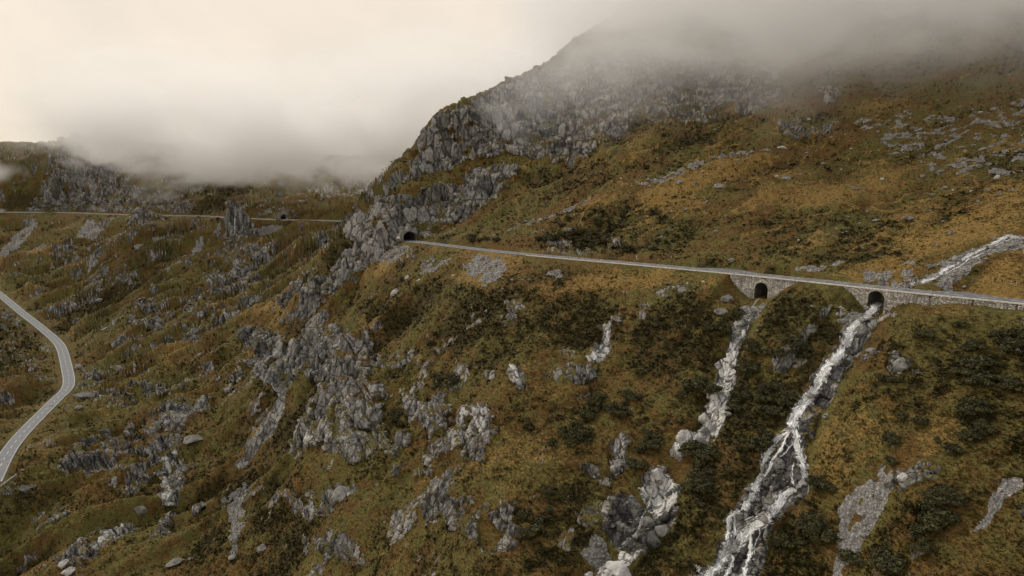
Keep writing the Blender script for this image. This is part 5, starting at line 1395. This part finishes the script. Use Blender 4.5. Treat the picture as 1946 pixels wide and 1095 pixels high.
# ------------------------------------------------------------------ tussocks and heath sprigs, one uncounted cover
r = np.random.default_rng(21)
inview = VIS & (np.abs(KC.repeat(nr)) < .84) & (Y < 980) & (tauv.ravel() > -.72) & (tauv.ravel() < .3)
ok = inview & (rock < .25) & (scree < .25) & (road_free > .6) & (gdist > .8)
gi = np.nonzero(ok)[0]
pw = .25 + 1.1 * heath[gi] + .5 * gold[gi]
gi = r.choice(gi, int(100000), replace=False, p=pw / pw.sum())
nG, nb_ = len(gi), 7
s_ = r.lognormal(-1.05, .38, nG) * np.clip(Y[gi] / 230, .75, 2.6) * (.75 + .6 * heath[gi])
C0 = np.stack([X2[gi], Y2[gi], Z2[gi]], 1)
ang = r.uniform(0, 6.283, (nG, nb_)); lean = r.uniform(.15, .95, (nG, nb_)); hh_ = r.uniform(.55, 1.15, (nG, nb_)) * np.where(heath[gi] > .5, .75, 1.0)[:, None]
wd = r.uniform(.16, .34, (nG, nb_)) * np.where(heath[gi] > .5, 1.7, 1.0)[:, None]
ox, oy = np.cos(ang), np.sin(ang)
b0 = np.stack([ox * .22, oy * .22, np.full_like(ox, -.15)], -1)
tp = np.stack([ox * (.22 + lean * .7), oy * (.22 + lean * .7), hh_ * (1.05 - .5 * lean)], -1)
sdv = np.stack([-oy, ox, np.zeros_like(ox)], -1) * wd[..., None]
quad = np.stack([b0 - sdv, b0 + sdv, tp + sdv * .7, tp - sdv * .7], 2) * s_[:, None, None, None] + C0[:, None, None, :]
m = bpy.data.meshes.new('tussocks'); write_mesh(m, quad.reshape(-1, 3), np.arange(nG * nb_ * 4).reshape(-1, 4), 4)
a = m.attributes.new('tone', 'FLOAT_COLOR', 'POINT')
rep = lambda q: np.repeat(q, nb_ * 4).astype(F32)
a.data.foreach_set('color', np.stack([rep(heath[gi]), rep(np.clip(gold[gi] + r.normal(0, .2, nG), 0, 1)), rep(r.random(nG)), np.ones(nG * nb_ * 4, F32)], 1).ravel())
t = NT('tussock_blades'); hE, gO, rN = t.att('tone')
cc = t.mix(rN, (.060, .048, .014), (.125, .085, .026)); cc = t.mix(t.math('MULTIPLY', gO, .8), cc, (.260, .168, .055))
cc = t.mix(t.ramp(hE, .35, .75), cc, t.mix(rN, (.022, .021, .008), (.060, .050, .017)))
m.materials.append(t.finish(cc, .9, None, .1))
o = bpy.data.objects.new('grass_tussocks', m); COL.objects.link(o); o['kind'] = 'stuff'; o['label'] = 'dry grass tussocks and heath sprigs covering the slopes'
# ------------------------------------------------------------------ cloud banks lying on the mountains
def hull(name, x0, x1, y0, y1, z0, z1, n=14):
    """a closed rounded lump filling the box"""
    bm = bmesh.new(); bmesh.ops.create_icosphere(bm, subdivisions=5, radius=1)
    for v in bm.verts:
        c_ = v.co; k = (abs(c_.x) ** 5 + abs(c_.y) ** 5 + abs(c_.z) ** 5) ** -.2
        w_ = 1 + .05 * math.sin(5 * c_.x + 3 * c_.y) * math.cos(4 * c_.z)
        v.co = Vector(((x0 + x1) / 2 + c_.x * k * w_ * (x1 - x0) / 2, (y0 + y1) / 2 + c_.y * k * w_ * (y1 - y0) / 2, (z0 + z1) / 2 + c_.z * k * (z1 - z0) / 2))
    m = bpy.data.meshes.new(name); bm.to_mesh(m); bm.free()
    o = bpy.data.objects.new(name, m); COL.objects.link(o); o['kind'] = 'stuff'
    return o
def cloud_mat(name, build, col=(.998, .992, .98), aniso=.35, step=1.0):
    t = NT(name); p = t.pos()
    s = t.n('ShaderNodeSeparateXYZ', i_0=p)
    dens = build(t, p, s.outputs[0], s.outputs[1], s.outputs[2])
    v = t.n('ShaderNodeVolumePrincipled'); v.inputs['Color'].default_value = col + (1,); v.inputs['Anisotropy'].default_value = aniso
    t.link(dens, v.inputs['Density']); t.link(v.outputs[0], t.out.inputs['Volume'])
    return t.m
def lin(t, x, a, b): return t.n('ShaderNodeMapRange', interpolation_type='SMOOTHSTEP', i_0=x, i_1=a, i_2=b).outputs[0]

def bank_right(t, p, x, y, z):
    n = t.noise(.0115, 5, .62, t.scaled(p, (1, 1, 1.5)), .6); n2 = t.noise(.0042, 2, .5, p)
    base = t.math('MULTIPLY_ADD', x, -.05, 44.0)                       # the base sinks to the right
    h = t.math('SUBTRACT', z, base)
    h = t.math('ADD', h, t.math('MULTIPLY_ADD', n, 165, -82.0))
    h = t.math('ADD', h, t.math('MULTIPLY_ADD', n2, 70, -35.0))
    up = lin(t, h, -30, 120)
    lf = lin(t, t.math('ADD', t.math('MULTIPLY_ADD', z, -.6, x), t.math('MULTIPLY_ADD', n, 90, -45.0)), -85, 10)
    d = t.math('MULTIPLY', t.math('MULTIPLY', up, lf), t.math('MULTIPLY', lin(t, y, 270, 400), lin(t, t.math('ADD', z, t.math('MULTIPLY_ADD', n, 60, -30.0)), 250, 150)))
    sq = lambda q, c_, r_: t.math('POWER', t.math('DIVIDE', t.math('SUBTRACT', q, float(c_)), float(r_)), 2.0)
    rr_ = t.math('POWER', t.math('ADD', t.math('ADD', sq(x, 95, 105), sq(y, 590, 110)), sq(z, 140, 62)), .5)
    cap = lin(t, t.math('ADD', rr_, t.math('MULTIPLY_ADD', n, 1.3, -.65)), 1.05, .45)     # a cap of cloud on the shoulder's crest
    d = t.math('MAXIMUM', d, t.math('MULTIPLY', cap, 1.25))
    n3 = t.noise(.024, 4, .6, t.scaled(p, (.8, 1, 1.6)), .8)
    cl_ = lin(t, t.math('ADD', n3, t.math('MULTIPLY', n, .8)), .62, 1.12)
    return t.math('MULTIPLY', t.math('MULTIPLY', t.math('POWER', d, 1.3), t.math('MULTIPLY_ADD', cl_, 1.8, .20)), .016)
cb = hull('cloud_bank', -60, 900, 255, 1100, -30, 420); cb.data.materials.append(cloud_mat('hill_cloud', bank_right, (.998, .994, .986), .3))
cb['label'] = 'grey cloud bank hiding the top of the mountain'

def bank_left(t, p, x, y, z):
    n = t.noise(.0085, 4, .58, t.scaled(p, (1, 1, 1.7))); n2 = t.noise(.0032, 2, .5, p)
    nn = t.math('ADD', t.math('MULTIPLY_ADD', n, 1.0, -.5), t.math('MULTIPLY_ADD', n2, .7, -.35))
    base = t.math('MULTIPLY_ADD', lin(t, x, -640, -420), -40, 36.0)      # lower towards the spur
    n3 = t.noise(.013, 5, .62, t.scaled(p, (.8, 1, 1.35)), .9)
    nn = t.math('ADD', nn, t.math('MULTIPLY_ADD', n3, .9, -.45))
    h = t.math('ADD', t.math('SUBTRACT', z, base), t.math('MULTIPLY', nn, 100))
    up = lin(t, h, -10, 34)
    top = lin(t, t.math('ADD', z, t.math('MULTIPLY', nn, 120)), 190, 30)
    lf = lin(t, t.math('ADD', x, t.math('MULTIPLY', nn, 200)), -660, -440)
    d = t.math('MULTIPLY', t.math('MULTIPLY', up, lf), t.math('MULTIPLY', top, t.math('MULTIPLY', lin(t, y, 790, 840), lin(t, y, 970, 910))))
    cl_ = lin(t, t.math('ADD', n3, t.math('MULTIPLY', n, .8)), .70, 1.02)
    return t.math('MULTIPLY', t.math('MULTIPLY', d, t.math('MULTIPLY_ADD', cl_, 2.4, .10)), .0200)
cl = hull('cloud_bank', -900, 330, 780, 980, -45, 230); cl.data.materials.append(cloud_mat('valley_cloud', bank_left))
cl['label'] = 'pale cloud bank lying over the far valley head'

def wisp(t, p, x, y, z):
    n = t.noise(.02, 4, .58, p)
    r_ = t.math('POWER', t.math('ADD', t.math('ADD', t.math('POWER', t.math('DIVIDE', t.math('ADD', x, 760.0), 105.0), 2.0), t.math('POWER', t.math('DIVIDE', t.math('SUBTRACT', y, 930.0), 50.0), 2.0)),
               t.math('POWER', t.math('DIVIDE', t.math('SUBTRACT', z, 2.0), 23.0), 2.0)), .5)
    return t.math('MULTIPLY', lin(t, t.math('ADD', r_, t.math('MULTIPLY_ADD', n, 1.4, -.7)), 1.0, .2), .03)
cw = hull('cloud_wisp', -880, -630, 870, 990, -28, 34); cw.data.materials.append(cloud_mat('wisp_cloud', wisp)); cw['label'] = 'small pale wisp drifting in front of the far cliff'
# ------------------------------------------------------------------ sky, light, camera
SUN_EL, SUN_AZ = math.radians(42), math.radians(-48)       # azimuth from +Y towards +X
w = bpy.data.worlds.new('World'); scene.world = w; w.use_nodes = True
t = w.node_tree; t.nodes.clear()
def wn(typ, **kw):
    nd = t.nodes.new(typ)
    for k, v in kw.items():
        if k.startswith('i_'):
            key = k[2:]; s = nd.inputs[int(key)] if key.isdigit() else nd.inputs[key.replace('_', ' ')]
            if isinstance(v, bpy.types.NodeSocket): t.links.new(v, s)
            else: s.default_value = v
        else: setattr(nd, k, v)
    return nd
sky = wn('ShaderNodeTexSky', sky_type='NISHITA', sun_disc=False, sun_elevation=SUN_EL, sun_rotation=SUN_AZ, altitude=2000, air_density=1.5, dust_density=4)
tc = wn('ShaderNodeTexCoord')
sep = wn('ShaderNodeSeparateXYZ', i_0=tc.outputs['Generated'])
mp = wn('ShaderNodeMapping', i_Vector=tc.outputs['Generated'], i_Scale=(1, 1, 1.6))
nz = wn('ShaderNodeTexNoise', i_Vector=mp.outputs[0], i_Scale=4.2, i_Detail=5, i_Roughness=.55, i_Distortion=.4)
el = wn('ShaderNodeMapRange', i_0=sep.outputs[2], i_1=-.05, i_2=.35, i_3=.0, i_4=1)
# brighter towards the upper left, greyer low down and to the right
sx = wn('ShaderNodeMath', operation='MULTIPLY_ADD', i_0=sep.outputs[0], i_1=-.35, i_2=.12)
a1 = wn('ShaderNodeMath', operation='MULTIPLY_ADD', i_0=el.outputs[0], i_1=.9, i_2=sx.outputs[0])
a2 = wn('ShaderNodeMath', operation='MULTIPLY_ADD', i_0=nz.outputs['Fac'], i_1=1.25, i_2=a1.outputs[0])
a3 = wn('ShaderNodeMapRange', i_0=a2.outputs[0], i_1=.5, i_2=1.5)
ramp = wn('ShaderNodeValToRGB', i_0=a3.outputs[0])
e = ramp.color_ramp.elements
e[0].position = 0; e[0].color = (.60, .53, .455, 1)
e[1].position = 1; e[1].color = (1.0, .855, .69, 1)
m_ = e.new(.45); m_.color = (.84, .735, .615, 1)
skys = wn('ShaderNodeMix', data_type='RGBA', blend_type='MULTIPLY'); skys.inputs[0].default_value = 1
t.links.new(sky.outputs[0], skys.inputs[6]); skys.inputs[7].default_value = (.1, .1, .1, 1)
# the cloud deck overhead is thicker and more neutral than the bright band towards the valley mouth
zen = wn('ShaderNodeMapRange', interpolation_type='SMOOTHSTEP', i_0=sep.outputs[2], i_1=.30, i_2=.62)
deck = wn('ShaderNodeMix', data_type='RGBA'); t.links.new(zen.outputs[0], deck.inputs[0]); t.links.new(ramp.outputs[0], deck.inputs[6]); deck.inputs[7].default_value = (.80, .80, .79, 1)
mixw = wn('ShaderNodeMix', data_type='RGBA'); mixw.inputs[0].default_value = .90
t.links.new(skys.outputs[2], mixw.inputs[6]); t.links.new(deck.outputs[2], mixw.inputs[7])
bg = wn('ShaderNodeBackground', i_Strength=1.0)
t.links.new(mixw.outputs[2], bg.inputs[0])
wo = wn('ShaderNodeOutputWorld'); t.links.new(bg.outputs[0], wo.inputs[0])

ld = bpy.data.lights.new('sun', 'SUN'); ld.energy = 1.9; ld.angle = math.radians(12); ld.color = (1, .93, .83)
lo = bpy.data.objects.new('sun', ld); COL.objects.link(lo)
sd_ = Vector((math.sin(SUN_AZ) * math.cos(SUN_EL), math.cos(SUN_AZ) * math.cos(SUN_EL), math.sin(SUN_EL)))
lo.rotation_euler = sd_.to_track_quat('Z', 'Y').to_euler()

cd = bpy.data.cameras.new('camera'); cd.sensor_width = 36; cd.lens = 36 * FPX / W0; cd.clip_start = 1; cd.clip_end = 9000
co = bpy.data.objects.new('camera', cd); COL.objects.link(co)
co.location = (0, 0, 0); co.rotation_euler = (math.pi / 2 - PITCH, 0, 0)
scene.camera = co
scene.view_settings.view_transform = 'Standard'; scene.view_settings.look = 'None'; scene.view_settings.exposure = 0; scene.view_settings.gamma = 1
scene.render.engine = 'CYCLES'
c = scene.cycles
c.max_bounces = 10; c.diffuse_bounces = 2; c.glossy_bounces = 1; c.transmission_bounces = 2; c.transparent_max_bounces = 8; c.volume_bounces = 9
c.use_denoising = True; c.use_adaptive_sampling = True; c.adaptive_threshold = .03
c.caustics_reflective = False; c.caustics_refractive = False
